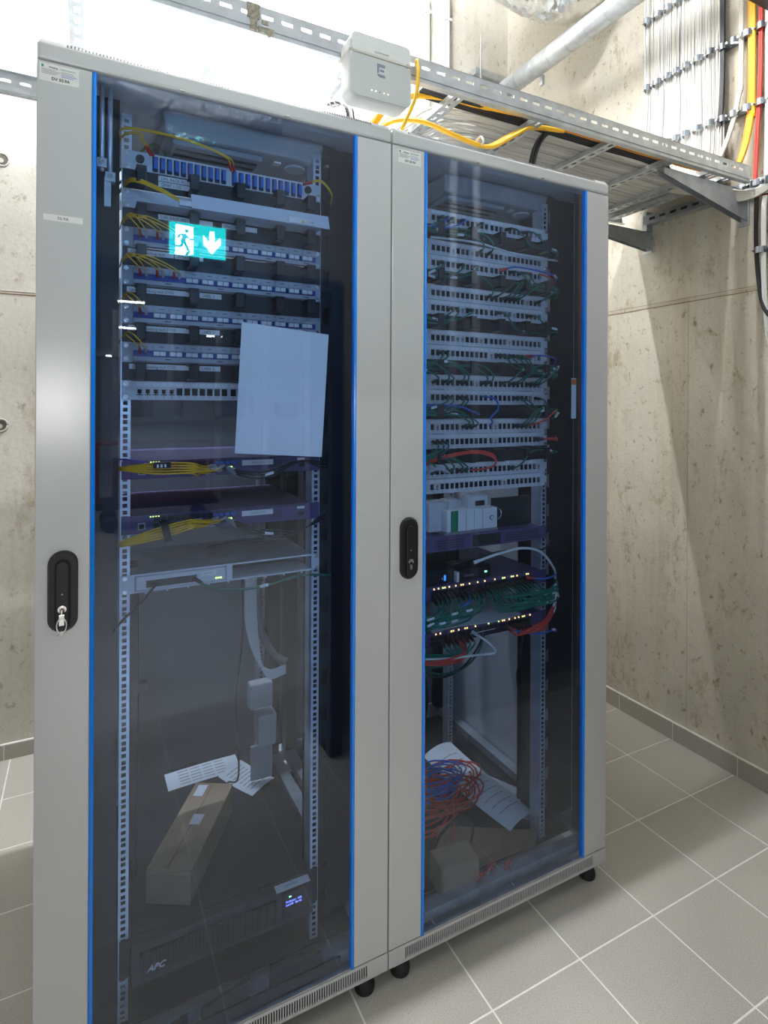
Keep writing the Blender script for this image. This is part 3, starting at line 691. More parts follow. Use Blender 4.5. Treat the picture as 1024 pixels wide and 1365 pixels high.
tb = thing('velcro_wrap', 'grey strap with white marks around upper yellow fibres in left cabinet', 'cable strap', (XA - .16, DY - .058, 1.3755 + .014))
MB().box(-.018, .018, -.010, .008, -.006, .007).build('strap', M_DARK, tb)
for k in range(3): MB().box(-.012 + k * .008, -.008 + k * .008, -.011, -.0095, -.004, .003).build('mark', M_LABEL, tb)
# grey shelf unit with small switch
z = 1.1105
root = thing('desktop_switch_shelf', 'pale grey rack shelf with a small eight-port switch in left cabinet', 'network switch', (XA, DY, z))
fr = MB(); fr.box(-HW, HW, -.003, 0, -.0215, -.0175); fr.box(-HW, HW, -.003, 0, .0175, .0215); fr.box(-HW, -.212, -.003, 0, -.0175, .0175); fr.box(-.002, .012, -.003, 0, -.0175, .0175); fr.box(.22, HW, -.003, 0, -.0175, .0175)
fr.build('front_frame', M_PALE, root); MB().box(-.218, .222, 0, .26, -.0205, -.0185).build('shelf', M_PALE, root); MB().box(-.218, .222, 0, .26, .019, .0205).build('shelf_lid', M_GALVD, root)
sw = MB().box(-.211, -.003, -.008, .16, -.0165, .0165).build('switch_body', M_PANEL, root, bevel=.004)
MB().box(-.188, -.075, -.0095, -.007, -.010, .006).build('port_bay', M_JACK, sw)
for k in range(8): MB().box(-.186 + k * .0138, -.1745 + k * .0138, -.0105, -.0095, -.008, .004).build('port', M_DARK, sw)
st = MB().box(-.062, -.028, -.0092, -.008, .001, .0125).build('label_tape', M_LABEL, sw); text('50SW2V02', .0048, (-.058, -.0095, .005), st, M_INKGR)
for k in range(3): MB().box(-.03 + k * .0055, -.0265 + k * .0055, -.0095, -.008, -.0095, -.0065).build('status_light', M_LED_LY, sw)
MB().box(.018, .215, .1, .102, -.0175, .0175).build('bay_back', M_DARK, root)
for k in range(9): MB().box(-.19 + k * .0475, -.186 + k * .0475, -.004, -.003, -.0255, -.0205).build('front_tab', M_PALE, root)
add_screws(root)
cord('green_patch_cable', 'green patch cord crossing from the small grey switch in left cabinet', [(XA - .08, DY - .014, z - .002), (XA - .05, DY - .04, z - .018), (XA + .03, DY - .05, z - .032), (XA + .10, DY - .045, z - .030), (XA + .18, DY - .035, z - .022), (XA + .262, DY - .02, z - .036), (XA + .275, DY + .01, z - .05)], .003, M_CGN, plug=(M_CB, .0055), tape=.45)
cord('black_power_cable', 'black cord hanging from the small grey switch past the left rail', [(XA - .165, DY - .012, z - .002), (XA - .20, DY - .03, z - .035), (XA - .24, DY - .02, z - .075), (XA - .255, DY - .01, z - .10)], .003, M_CB)
cord('black_power_cable', 'black cord looped behind the small grey switch', [(XA - .01, DY + .2, z + .022), (XA + .05, DY + .15, z + .04), (XA + .11, DY + .14, z + .035), (XA + .18, DY + .2, z + .02)], .003, M_CB)
for k in range(7):
    dx = .0066 * k
    cord('grey_riser_cable', 'grey-white cable in the bundle hanging down the right rear of left cabinet', [(XA + .125 + dx, .42, 1.13), (XA + .12 + dx * .8, .42, .98), (XA + .122 + dx * .8, .42, .86), (XA + .15 + dx * .4, .41, .755 - .003 * k), (XA + .19, .40, .715 - .004 * k), (XA + .235, .38, .73 - .004 * k)], .0033, M_CW, 'grey riser cables in left cabinet')
cord('black_riser_tube', 'thick dark tube hanging beside the grey riser bundle in left cabinet', [(XA + .165, .46, 1.13), (XA + .165, .46, .95), (XA + .175, .46, .83), (XA + .215, .45, .74), (XA + .25, .42, .72)], .014, mat('tube_dark_grey', (.12, .125, .13), .5))
cord('black_power_cable', 'thin black cord dangling behind the right rail of left cabinet', [(XA + .125, .5, 1.1), (XA + .13, .5, .8), (XA + .11, .5, .6), (XA + .12, .5, .36), (XA + .09, .52, .33)], .003, M_CB)
root = thing('power_strip', 'grey power adapter block low at the right rear of left cabinet', 'power adapter', (XA + .205, .50, .44))
MB().box(-.03, .03, -.03, .03, 0, .10).build('block', M_CG, root, bevel=.006); MB().box(-.055, .02, -.02, .02, .12, .20).build('plug_block', M_CG, root, bevel=.005); MB().box(-.04, .03, .02, .03, -.13, -.02).build('bracket_plate', M_CG, root)
root = thing('vertical_power_bar', 'black vertical power bar behind the left rail of left cabinet', 'power bar', (.196, .19, .42))
MB().box(-.011, .011, 0, .04, 0, .72).build('bar', M_BLACK, root, bevel=.003); MB().box(.008, .03, .0, .02, .40, .425).build('latch', M_BLACK, root); MB().cyl((0, .015, -.05), (0, .015, .0), .012, 14).build('cord_end', M_RUB, root)
# UPS
z = .246
root = thing('ups_unit', 'black rack uninterruptible power supply with blue display at the bottom of left cabinet', 'ups', (XA, DY, z))
MB().box(-.216, .216, 0, .62, -.044, .044).build('chassis', M_DARK, root)
for s in (-1, 1): MB().box(min(s * .2, s * HW), max(s * .2, s * HW), -.003, 0, -.044, .044).build('mounting_ear', M_DARK, root)
bz = MB().hexa([(-.219, -.035, -.0435), (.219, -.035, -.0435), (.219, 0, -.0435), (-.219, 0, -.0435), (-.219, -.028, .0435), (.219, -.028, .0435), (.219, 0, .0435), (-.219, 0, .0435)]).build('bezel', mat('ups_black', (.022, .022, .026), .4), root, bevel=.003)
gm = MB(); x = -.2
while x < .12:
    gm.box(x, x + .0022, -.0375, -.03, -.032, .026); x += .0042
tag(gm.build('bezel_grille', M_JACK, root), kind='stuff')
text('APC', .019, (-.185, -.0385, -.018), root, M_LABEL, bold=True, shear=.35, sx=1.05, name='emblem')
dp = MB().box(.135, .205, -.0375, -.03, -.028, .036).build('display_panel', M_BLACK, root, bevel=.002)
text('On-Battery:  100%', .0068, (.143, -.0385, .012), dp, M_LCD, sx=.82); text('Load:15%   48m 40s', .0068, (.143, -.0385, .004), dp, M_LCD, sx=.76)
MB().prism([(.152, .0235), (.152, .0275), (.158, .0255)], XZ, -.039, -.037).build('status_light', M_LEDG, dp)
st = MB().hexa([(.12, -.036, .0437), (.21, -.036, .0437), (.21, -.012, .0437), (.12, -.012, .0437), (.12, -.036, .0445), (.21, -.036, .0445), (.21, -.012, .0445), (.12, -.012, .0445)]).build('label_tape', M_LABEL, root)
text('50.9USV01', .008, (.145, -.027, .0450), st, M_INKGR, facing='+z')
# carton on the UPS
def carton(name, label, corner, ang, w, l, h, m, lid=True):
    root = thing(name, label, 'cardboard box', corner, rot=(0, 0, ang))
    MB().box(0, w, 0, l, 0, h - .001).build('carton_body', m, root)
    MB().box(-.001, w + .001, .004, l + .001, h - .001, h + .0006).build('lid_flap', m, root); MB().box(-.0008, w + .0008, -.0012, 0, 0, h * .86).build('end_flap', m, root)
    return root
root = carton('cardboard_box', 'long brown carton lying on the power supply in left cabinet', (.227, .205, z + .0445), math.radians(-30), .112, .335, .082, M_CARD)
MB().box(.045, .075, .16, .20, .0828, .0834).build('shipping_label', M_LABEL, root); MB().box(.012, .04, .275, .325, .0828, .0834).build('shipping_label', M_LABEL, root)
MB().box(.05, .053, .01, .33, .0827, .0830).build('tape_seam', M_CARDD, root)
def loose_paper(label, c, ang, w, l, curl, n=6, lines=6, m=M_PAPER, tilt=0.0, ink=M_INKGR):
    root = thing('loose_paper', label, 'paper', c, rot=(0, 0, ang))
    fz = lambda a, b: curl * (a * (1 - a) * 1.2 + b * b) + tilt * b
    MB().sheet([[(w * (i / n - .5), l * (j / n - .5), .002 + fz(i / n, j / n)) for i in range(n + 1)] for j in range(n + 1)]).build('sheet', m, root)
    ln = MB()
    for k in range(lines):
        b = .15 + .7 * k / max(1, lines - 1)
        for i in range(1, n - 1):
            a0, a1 = i / n, (i + .85) / n
            ln.v += [(w * (a0 - .5), l * (b - .5), .0024 + fz(a0, b)), (w * (a1 - .5), l * (b - .5), .0024 + fz(a1, b)), (w * (a1 - .5), l * (b - .5) + .004, .0024 + fz(a1, b + .004 / l)), (w * (a0 - .5), l * (b - .5) + .004, .0024 + fz(a0, b + .004 / l))]
            k0 = len(ln.v) - 4; ln.f.append((k0, k0 + 1, k0 + 2, k0 + 3))
    ln.build('printed_lines', ink, root)
    return root
loose_paper('white printed leaflet lying beside the long carton in left cabinet', (.565, .565, z + .046), math.radians(33), .105, .148, .014, lines=8)
loose_paper('long white instruction sheet at the rear edge of the power supply', (.445, .665, z + .0455), math.radians(2), .235, .085, .006, lines=5)
cord('black_power_cable', 'black cord lying on the rear base frame of left cabinet', [(.33, .90, .14), (.42, .93, .17), (.50, .95, .16), (.60, .95, .14)], .006, M_CB)
for k, (x0, x1, hh, sl) in enumerate(((.16, .30, .050, .035), (.33, .44, .070, .02), (.49, .62, .075, -.02))):
    root = thing('foam_wedge', ['leftmost', 'middle', 'rightmost'][k] + ' black foam wedge at the foot of the left glass door', 'foam wedge', (x0, .018, .098), 'foam wedges at left door')
    MB().hexa([(0, 0, 0), (x1 - x0, 0, 0), (x1 - x0, .011, 0), (0, .011, 0), (0, .0, hh - max(0, sl)), (x1 - x0, .0, hh + min(0, sl)), (x1 - x0, .011, hh + min(0, sl)), (0, .011, hh - max(0, sl))]).build('foam', M_RUB, root)
root = thing('brush_strip', 'black brush strip along the foot of the left glass door', 'brush strip', (.13, .0125, .098)); MB().box(0, .54, 0, .005, 0, .03).build('strip', M_RUB, root)

# ------------------------------------------------------------------ right cabinet gear
XB = CX[1] + XC
ZP = [2.089, 2.0, 1.9555, 1.8666, 1.8222, 1.7333, 1.6888, 1.6, 1.5555, 1.4666, 1.4222, 1.3333, 1.2888]
ORD = ['topmost', 'second', 'third', 'fourth', 'fifth', 'sixth', 'seventh', 'eighth', 'ninth', 'tenth', 'eleventh', 'twelfth', 'lowest']
for k, z in enumerate(ZP):
    jk = [j for j in range(24) if R.random() < .1]
    cu_panel(XB, z, ORD[k] + ' grey 24-port patch panel in right cabinet', 'copper patch panels', jacks=jk)
ZR = [2.0444, 1.9111, 1.7777, 1.6444, 1.5111, 1.3777]
for k, z in enumerate(ZR): ring_panel(XB, z, ORD[k] + ' black ring panel from the top in right cabinet' if k < 5 else 'lowest black ring panel in right cabinet', 'black ring panels')
def patch(col, m, k, port, ring, side, lab, rr=.0026, dy=0):
    z = ZP[k]; x = XB + PORTX[port]; zr = ZR[ring] + R.uniform(-.012, .012); s = 1 if side > 0 else -1
    xe = XB + (.272 if s > 0 else -.268); y = DY - .03 - R.uniform(0, .02)
    mid = [(x + s * .02, y - .012, (z + zr) / 2)]
    n = abs(xe - x) / .11
    pts = [(x, DY - .008, z - .001), (x + s * .004, DY - .04 - dy, z - .006 if zr < z else z + .006)] + mid + [(x + s * .06, y, zr)]
    if abs(xe - x) > .14: pts.append(((x + xe) / 2 + s * .03, y + .004, zr + R.uniform(-.006, .004)))
    pts += [(xe - s * .012, DY - .03, zr + R.uniform(-.008, .004)), (xe, DY + .005, zr - .012)]
    cord('patch_cable', lab, pts, rr, m, 'patch cords in the right cabinet, ' + col, plug=(M_CB, .0058), seg=5, tape=R.choice((None, None, .55, .7)))
plan = [(0, 1, [1, 3, 9, 15, 19], 0), (2, 1, [1, 5, 8, 16, 18], 1), (1, 0, [9, 11], 0), (3, 1, [11, 12, 14, 15, 16, 17, 22], 1), (4, 2, [3, 4, 7, 13, 20], 2), (6, 3, [1, 2, 13, 14, 16, 17, 18], 3), (7, 3, [0, 2, 3, 5, 6, 10, 11, 14, 16, 17, 20, 21, 22], 3), (8, 4, [2, 3, 5, 6, 17, 18, 22], 4), (9, 4, [6, 7, 8, 17, 18, 19], 4), (10, 5, [0, 1, 2], 5), (11, 5, [0, 2, 3, 5, 6, 16], 5)]
gl = 'green patch cord plugged into a patch panel in right cabinet'
for k, _, ports, ring in plan:
    for p in ports: patch('green', M_CGN, k, p, ring, 1 if p > 11 else -1, 'green patch cord plugged into the %s patch panel of right cabinet, leaving %s' % (ORD[k], 'right' if p > 11 else 'left'))
patch('blue', M_CBL, 0, 2, 0, -1, 'blue patch cord plugged into the topmost patch panel of right cabinet'); patch('blue', M_CBL, 0, 5, 0, -1, 'blue patch cord plugged into the topmost patch panel of right cabinet')
def run(lab, m, pts, col, rr=.0028, plug=M_REDPL, tape=None): cord('patch_cable', lab, pts, rr, m, 'patch cords in the right cabinet, ' + col, plug=(plug, .0062) if plug else None, seg=7, tape=tape)
run('blue cord with red plug crossing the third patch panel of right cabinet', M_CBL, [(XB + .04, DY - .012, ZP[2]), (XB + .07, DY - .045, ZP[2] + .006), (XB + .15, DY - .05, ZP[2] + .004), (XB + .24, DY - .04, ZP[2] - .004), (XB + .275, DY, ZP[2] - .02)], 'blue', tape=.75)
run('red cord with white tag crossing the third patch panel of right cabinet', M_CR, [(XB + .12, DY - .012, ZP[2]), (XB + .16, DY - .045, ZP[2] - .004), (XB + .23, DY - .04, ZP[2] - .014), (XB + .275, DY, ZP[2] - .022)], 'red', tape=.3)
run('long white cord drooping across the second patch panel of right cabinet', M_CW, [(XB - .23, DY - .03, ZP[1] + .018), (XB - .08, DY - .045, ZP[1] + .018), (XB + .05, DY - .05, ZP[1] + .002), (XB + .16, DY - .045, ZP[1] + .001), (XB + .278, DY - .01, ZP[1] + .014)], 'white', .0032, None)
run('blue cord with red plug at the seventh patch panel of right cabinet', M_CBL, [(XB + .145, DY - .012, ZP[6]), (XB + .175, DY - .045, ZP[6] + .002), (XB + .24, DY - .04, ZP[6] - .004), (XB + .275, DY, ZP[6] - .02)], 'blue')
run('blue cord looping down from the ninth to the tenth panel of right cabinet', M_CBL, [(XB - .035, DY - .012, ZP[8] + .004), (XB - .01, DY - .05, ZP[8] - .006), (XB - .002, DY - .055, ZP[8] - .035), (XB - .025, DY - .05, ZP[8] - .062), (XB - .012, DY - .04, ZP[9] + .012), (XB + .0, DY - .01, ZP[9])], 'blue', plug=None)
run('blue cord rising to the left ring below the ninth panel of right cabinet', M_CBL, [(XB - .06, DY - .04, ZR[4] - .008), (XB - .10, DY - .055, ZR[4] + .002), (XB - .16, DY - .055, ZR[4] + .018), (XB - .265, DY - .02, ZR[4] + .016)], 'blue', plug=None)
run('red cord rising right from the tenth panel of right cabinet', M_CR, [(XB + .15, DY - .012, ZP[9]), (XB + .19, DY - .05, ZP[9] + .018), (XB + .235, DY - .045, ZP[9] + .045), (XB + .265, DY - .02, ZP[9] + .042), (XB + .282, DY, ZP[9] + .03)], 'red', plug=M_CR)
for d in (0, .004): run('red cord leaving right from the eleventh panel of right cabinet', M_CR, [(XB + .19, DY - .012, ZP[10]), (XB + .23, DY - .045, ZP[10] - .001 + d), (XB + .27, DY - .02, ZP[10] - .006 + d), (XB + .285, DY, ZP[10] + d)], 'red', plug=M_CB)
for d in range(4): run('red cord looping over the twelfth patch panel of right cabinet', M_CR, [(XB - .25, DY - .01, ZP[11] + .016 + .004 * d), (XB - .19, DY - .055, ZP[11] + .045 + .002 * d), (XB - .09, DY - .06, ZP[11] + .056 + .002 * d), (XB - .025, DY - .06, ZP[11] + .04 + .003 * d), (XB - .012, DY - .055, ZP[11] + .018), (XB - .045, DY - .04, ZP[11] + .004), (XB - .07, DY - .01, ZP[11])], 'red', plug=None)
for d in range(2): run('grey cord loop at the left of the twelfth patch panel in right cabinet', M_CG, [(XB - .25, DY - .01, ZP[11] - .01), (XB - .215, DY - .05, ZP[11] + .012 + .005 * d), (XB - .18, DY - .05, ZP[11] + .002), (XB - .17, DY - .01, ZP[11])], 'grey', .004, None)
# power modules on top of the first switch
z1 = 1.113
root = thing('din_power_supply', 'white power module row with green stripe standing on the upper purple switch', 'power supply', (1.06, .13, z1 + .022))
MB().box(-.005, .195, .0, .07, 0, .008).build('mounting_rail', M_GALV, root)
wf_ = MB().box(0, .19, -.003, .05, .009, .0735).build('front_row', M_WPL, root, bevel=.002); MB().box(.014, .04, -.0045, -.003, .010, .073).build('green_stripe', mat('green_print', (.0, .22, .10), .5), wf_)
for x in (.07, .10, .132): MB().box(x, x + .0012, -.0038, -.003, .011, .072).build('seam', M_INKGR, wf_)
MB().cyl((.168, -.0045, .042), (.168, -.002, .042), .0075, 20).build('seal_ring', M_DARK, wf_); MB().cyl((.168, -.0055, .042), (.168, -.003, .042), .0055, 20).build('seal', M_WPL, wf_)
for k, (x0, x1, zt, y0) in enumerate(((-.045, .025, .098, .03), (.027, .075, .10, .03), (.09, .165, .112, .012))):
    b = MB().box(x0, x1, y0, y0 + .055, .006, zt).build('module', M_PANEL, root, bevel=.004)
    MB().box(x0 + .012, x1 - .012, y0 + .005, y0 + .03, zt, zt + .003).build('terminal_cover', M_PALE, b)
    if k == 2: MB().box(x0 + .025, x1 - .015, y0 - .002, y0, .08, .096).build('breaker_lever', M_DARK, b)
root = thing('chrome_ring_socket', 'small chrome ring on the black plate beside the white power modules', 'socket', (1.275, .155, z1 + .068))
MB().box(-.02, .135, .004, .012, -.045, .05).build('plate', M_DARK, root); MB().tube([(.013 * math.cos(a * math.pi / 10), 0, .016 * math.sin(a * math.pi / 10)) for a in range(21)], .0018, 6).build('ring', M_CHROME, root)
# upper purple switch
root = switch('network_switch', 'upper purple switch with vent holes and dark recess in right cabinet', XB, z1, 'purple switches in the right cabinet')
vent(root, -.19, -.085, -.014, .016, .0075); vent(root, .075, .205, -.014, .016, .0075)
MB().box(-.055, .05, -.0035, -.001, -.017, .017).build('recess', M_JACK, root)
MB().box(.232, .2335, -.006, -.002, -.018, .018).build('wire_latch', M_CHROME, root)
# black boxes between the switches
root = thing('small_gateway', 'small black gateway box lying on the middle purple switch', 'network gateway', (1.10, DY + .005, .992))
MB().box(0, .125, 0, .10, 0, .036).build('case', M_BLACK, root, bevel=.004); text('Ubiquiti', .012, (.02, -.001, .012), root, M_INKGR, sx=1.0)
MB().box(-.008, .0, -.006, .01, .0, .03).build('side_clip', M_WPL, root); MB().box(.10, .108, -.0015, 0, .016, .021).build('status_light', M_LEDG, root)
root = thing('media_converter', 'flat black converter at the left, on the middle purple switch', 'media converter', (1.0, DY + .01, .992))
MB().box(-.03, .085, 0, .09, 0, .042).build('case', M_BLACK, root, bevel=.003); MB().box(.052, .058, -.0015, 0, .008, .024).build('blue_light', mat('led_blue', (.05, .3, 1), .4, emit=(.05, .3, 1), estr=1.5), root); MB().box(.044, .047, -.0015, 0, .012, .017).build('status_light', M_LABEL, root)
root = thing('media_converter', 'perforated black box behind the small gateway', 'media converter', (1.02, DY + .13, .992)); MB().box(0, .17, 0, .1, 0, .078).build('case', M_DARK, root, bevel=.003); MB().box(.0, .012, -.0015, 0, .056, .062).build('status_light', M_LED_LY, root)
run('thick white cord arching right above the small black gateway', M_CW, [(XB - .06, DY - .02, 1.052), (XB + .02, DY - .04, 1.075), (XB + .11, DY - .045, 1.082), (XB + .18, DY - .05, 1.06), (XB + .24, DY - .04, 1.0), (XB + .275, DY - .01, .955)], 'white', .0042, M_CW)
run('thin black cord under the upper purple switch of right cabinet', M_CB, [(XB - .12, DY + .02, 1.04), (XB - .02, DY - .02, 1.07), (XB + .1, DY - .02, 1.075), (XB + .2, DY - .03, 1.065), (XB + .27, DY, 1.09)], 'black', .0025, None)
# middle and lower purple switches
for (z, lab) in ((.968, 'middle purple switch fully wired with green cords in right cabinet'), (.833, 'lower purple switch with loose paper on top in right cabinet')):
    root = switch('network_switch', lab, XB, z, 'purple switches in the right cabinet')
    port_grid(root, [-.2 + k * .0155 + (k // 6) * .004 for k in range(24)], [.003, -.012], .0135, .0125)
    first = None
    for k in range(24):
        if R.random() < .78:
            x = -.2 + k * .0155 + (k // 6) * .004 + R.choice((-.004, .004))
            mm = 'a' if R.random() < .75 else 'g'
            MB().box(x - .0018, x + .0018, -.0045, -.002, .0135, .0175).build('port_light', M_LEDY if mm == 'a' else M_LED_LY, root)
    if z < .9: MB().box(-.065, .03, -.0048, -.004, -.0055, -.0035).build('port_divider', M_IVORY, root)
    sx = [-.2 + k * .0155 + (k // 6) * .004 for k in range(24)]
    if z > .9:
        for k in range(24):
            for q in range(2):
                s = -1 if k < 11 else 1; x = XB + sx[k]; xe = XB + (-.268 if s < 0 else .275); zz = z - .03 - R.uniform(0, .045); L_ = abs(xe - x)
                if s < 0: pts = [(x, DY - .008, z - .004 - .01 * q), (x - .004, DY - .045, z - .018 - .012 * q), (x - .03, DY - .055, zz), ((x + xe) / 2 - .02, DY - .055, zz - .008), (xe + .01, DY - .03, z - .045 - R.uniform(0, .05))]
                else: pts = [(x, DY - .008, z - .004 - .01 * q), (x + .006, DY - .045, z - .014 - .012 * q), (x + .03, DY - .06, zz + .006), ((x + xe) / 2 + .02, DY - .055, zz + .006), (xe - .012, DY - .03, z - .012 - R.uniform(0, .045)), (xe + .004, DY, z - .03 - R.uniform(0, .03))]
                cord('patch_cable', 'green patch cord running %s from the middle purple switch of right cabinet' % ('left' if s < 0 else 'right'), pts, .0026, M_CGN, 'patch cords in the right cabinet, switch green', plug=(M_CB, .0055), seg=5, tape=R.choice((None, None, None, .6, .7)))
        run('blue cord with red plug leaving the middle purple switch', M_CBL, [(XB + .155, DY - .012, z + .006), (XB + .19, DY - .05, z + .008), (XB + .24, DY - .045, z + .012), (XB + .275, DY - .01, z + .002)], 'blue')
        run('short blue cord among the green cords of the middle switch', M_CBL, [(XB - .08, DY - .012, z - .004), (XB - .10, DY - .05, z - .02), (XB - .13, DY - .055, z - .028)], 'blue', plug=None)
        run('yellow cord dropping right of the middle purple switch', M_CY, [(XB + .235, DY - .035, z - .045), (XB + .252, DY - .03, z - .07), (XB + .27, DY - .01, z - .085)], 'yellow', plug=None)
    else:
        for k in range(12): 
            x = XB + sx[17 + k % 6]; d = R.uniform(-.012, .012); pts = [(x, DY - .008, z - .006), (x + .01, DY - .045, z - .018), (x + .035, DY - .055, z - .012 + d * .5), (XB + .2, DY - .055, z + .012 + d), (XB + .245, DY - .04, z + .045 + d), (XB + .278, DY - .01, z + .06 + d * 1.3)]
            run('red cord in the bundle leaving the lower purple switch to the right', M_CR, pts, 'red bundle', .0029, M_CB, tape=.75 if k % 4 == 0 else None)
        run('blue cord with red plug leaving the lower purple switch', M_CBL, [(XB + .075, DY - .012, z - .008), (XB + .11, DY - .05, z - .016), (XB + .18, DY - .05, z - .03), (XB + .24, DY - .04, z - .032), (XB + .278, DY - .01, z - .055)], 'blue', tape=.75)
        for k in range(7): run('green cord leaving the lower purple switch to the left', M_CGN, [(XB + sx[2 + k], DY - .008, z - .008), (XB + sx[2 + k] - .004, DY - .04, z - .022), (XB - .16, DY - .055, z - .03 - .004 * k), (XB - .262, DY - .03, z - .022 - .007 * k)], 'green lower', .0026, M_CB)
        for k in range(3): run('red cord leaving the lower purple switch to the left', M_CR, [(XB + sx[5 + k], DY - .008, z - .012), (XB - .12, DY - .055, z - .03 - .008 * k), (XB - .2, DY - .06, z - .038 - .006 * k), (XB - .265, DY - .03, z - .042 - .004 * k)], 'red lower', .0029, M_CR)
        run('light grey cord bending back under the lower purple switch', M_CW, [(XB - .06, DY - .012, z + .002), (XB - .035, DY - .05, z - .018), (XB - .012, DY - .06, z - .05), (XB - .08, DY - .06, z - .045), (XB - .18, DY - .06, z - .036), (XB - .265, DY - .03, z - .034)], 'white', .0032, M_CG)
        root2 = thing('loose_paper', 'crumpled white sheet lying on top of the lower purple switch', 'paper', (XB, DY, z + .0225))
        gp = []
        for j in range(7):
            b = j / 6; row = []
            for i in range(9):
                a = i / 8; xx = -.205 + .335 * a * (1 - .1 * b); yy = -.012 + .26 * b; row.append((xx + .03 * b, yy, .003 + .055 * b * max(0, 1 - abs(a - .42) / .5) + .004 * math.sin(7 * a + 4 * b)))
            gp.append(row)
        MB().sheet(gp).build('sheet', M_PAPER, root2)
for k in range(2): cord('hanging_loop', 'dark cord hanging in a deep loop under the lower purple switch', [(XB - .18, .30, .80), (XB - .16, .30, .70), (XB - .08, .30, .635 - .012 * k), (XB + .02, .30, .625), (XB + .10, .30, .67 + .02 * k), (XB + .14, .29, .80)], .0035, M_CGN if k == 0 else M_CB, 'hanging loops in the right cabinet')
for k in range(3): cord('black_power_cable', 'black cord hanging down the middle of right cabinet', [(XB - .03 + .008 * k, .5, .82), (XB - .03 + .01 * k, .5, .62), (XB + .0 + .008 * k, .5, .46), (XB - .005 + .006 * k, .5, .36)], .005, M_CB, 'black cords in the right cabinet')
cord('black_power_cable', 'thin black cord zigzagging beside the right rail of right cabinet', [(XB + .225, .2, .80), (XB + .2, .2, .66), (XB + .19, .2, .6), (XB + .215, .2, .48), (XB + .225, .2, .35), (XB + .2, .2, .19)], .003, M_CB)
# things on the base of the right cabinet
zb = .098
loose_paper('long white delivery note lying on the base of right cabinet', (1.365, .38, zb + .03), math.radians(12), .15, .42, .05, lines=10)
loose_paper('second white sheet half under the delivery note in right cabinet', (1.44, .36, zb + .004), math.radians(28), .14, .36, .01, lines=5)
def coil(name, label, c, r0, m, turns, rr, grp, sq=(1, .7), tiltz=.02):
    pts = []
    for k in range(turns * 16 + 1):
        a = k * math.pi / 8; t = k / (turns * 16); r = r0 * (1 - .22 * math.sin(a * .37 + t * 5)); pts.append((c[0] + r * sq[0] * math.cos(a), c[1] + r * sq[1] * math.sin(a), c[2] + rr + .03 * abs(math.sin(a * .5 + 3 * t)) + tiltz * t))
    root = thing(name, label, 'cable coil', c, grp); o = Vector(c)
    MB().tube([Vector(p) - o for p in pts], rr, 6).build('sheath', m, root, smooth=True); return root
for k in range(5): coil('cable_coil', 'red patch cord coil in the heap on the base of right cabinet', (1.10 + .045 * k, .36 + .03 * ((k * 2) % 3), zb + .012 * k), .13 - .008 * k, M_CR, 4, .0032, 'red coils in the right cabinet')
for k in range(2): coil('cable_coil', 'blue patch cord coil on the red heap in right cabinet', (1.17 + .03 * k, .40 + .02 * k, zb + .06 + .008 * k), .11, M_CBL, 4, .003, 'blue coils in the right cabinet', (1, .6))
root = thing('cardboard_sheet', 'flat piece of brown cardboard on the base of right cabinet', 'cardboard', (1.22, .17, zb))
MB().hexa([(-.19, -.045, 0), (.17, -.065, 0), (.23, -.02, 0), (-.10, .10, 0), (-.19, -.045, .004), (.17, -.065, .004), (.23, -.02, .004), (-.10, .10, .05)]).build('sheet', M_CARDD, root)
root = thing('cardboard_box', 'small brown carton at the foot of the right glass door', 'cardboard box', (1.01, .07, zb), rot=(0, 0, math.radians(-6)))
MB().box(0, .125, 0, .08, 0, .085).build('carton_body', M_CARD, root, bevel=.002); MB().hexa([(0, -.003, .0), (.125, -.003, .0), (.125, 0, .0), (0, 0, 0), (.006, -.006, .084), (.119, -.006, .084), (.119, 0, .085), (.006, 0, .085)]).build('end_flap', M_CARD, root)
cord('black_power_cable', 'black looped cable behind the small carton in right cabinet', [(1.06, .2, zb + .02), (1.07, .17, zb + .10), (1.13, .16, zb + .14), (1.19, .17, zb + .09), (1.2, .19, zb + .02)], .005, M_CB)
cord('red_patch_cable', 'single red cord standing up behind the small carton', [(1.10, .15, zb + .09), (1.12, .17, zb + .13), (1.15, .22, zb + .15)], .003, M_CR)
for k, (x, y) in enumerate(((1.12, .03), (1.17, .045), (1.22, .03))): coil('plastic_scrap', 'curled red plastic scrap on the front base frame of right cabinet', (x, y, .1235), .012, M_CR, 1, .0016, 'red scraps in the right cabinet')
for k in range(5): cord('grey_riser_cable', 'white cable dropping into the rear top of right cabinet', [(XB + .12 + .011 * k, .72, 2.5), (XB + .12 + .011 * k, .74, 2.2), (XB + .11 + .01 * k, .75, 2.0), (XB + .1 + .01 * k, .75, 1.7)], .004, M_CW, 'white cables in the right cabinet rear')

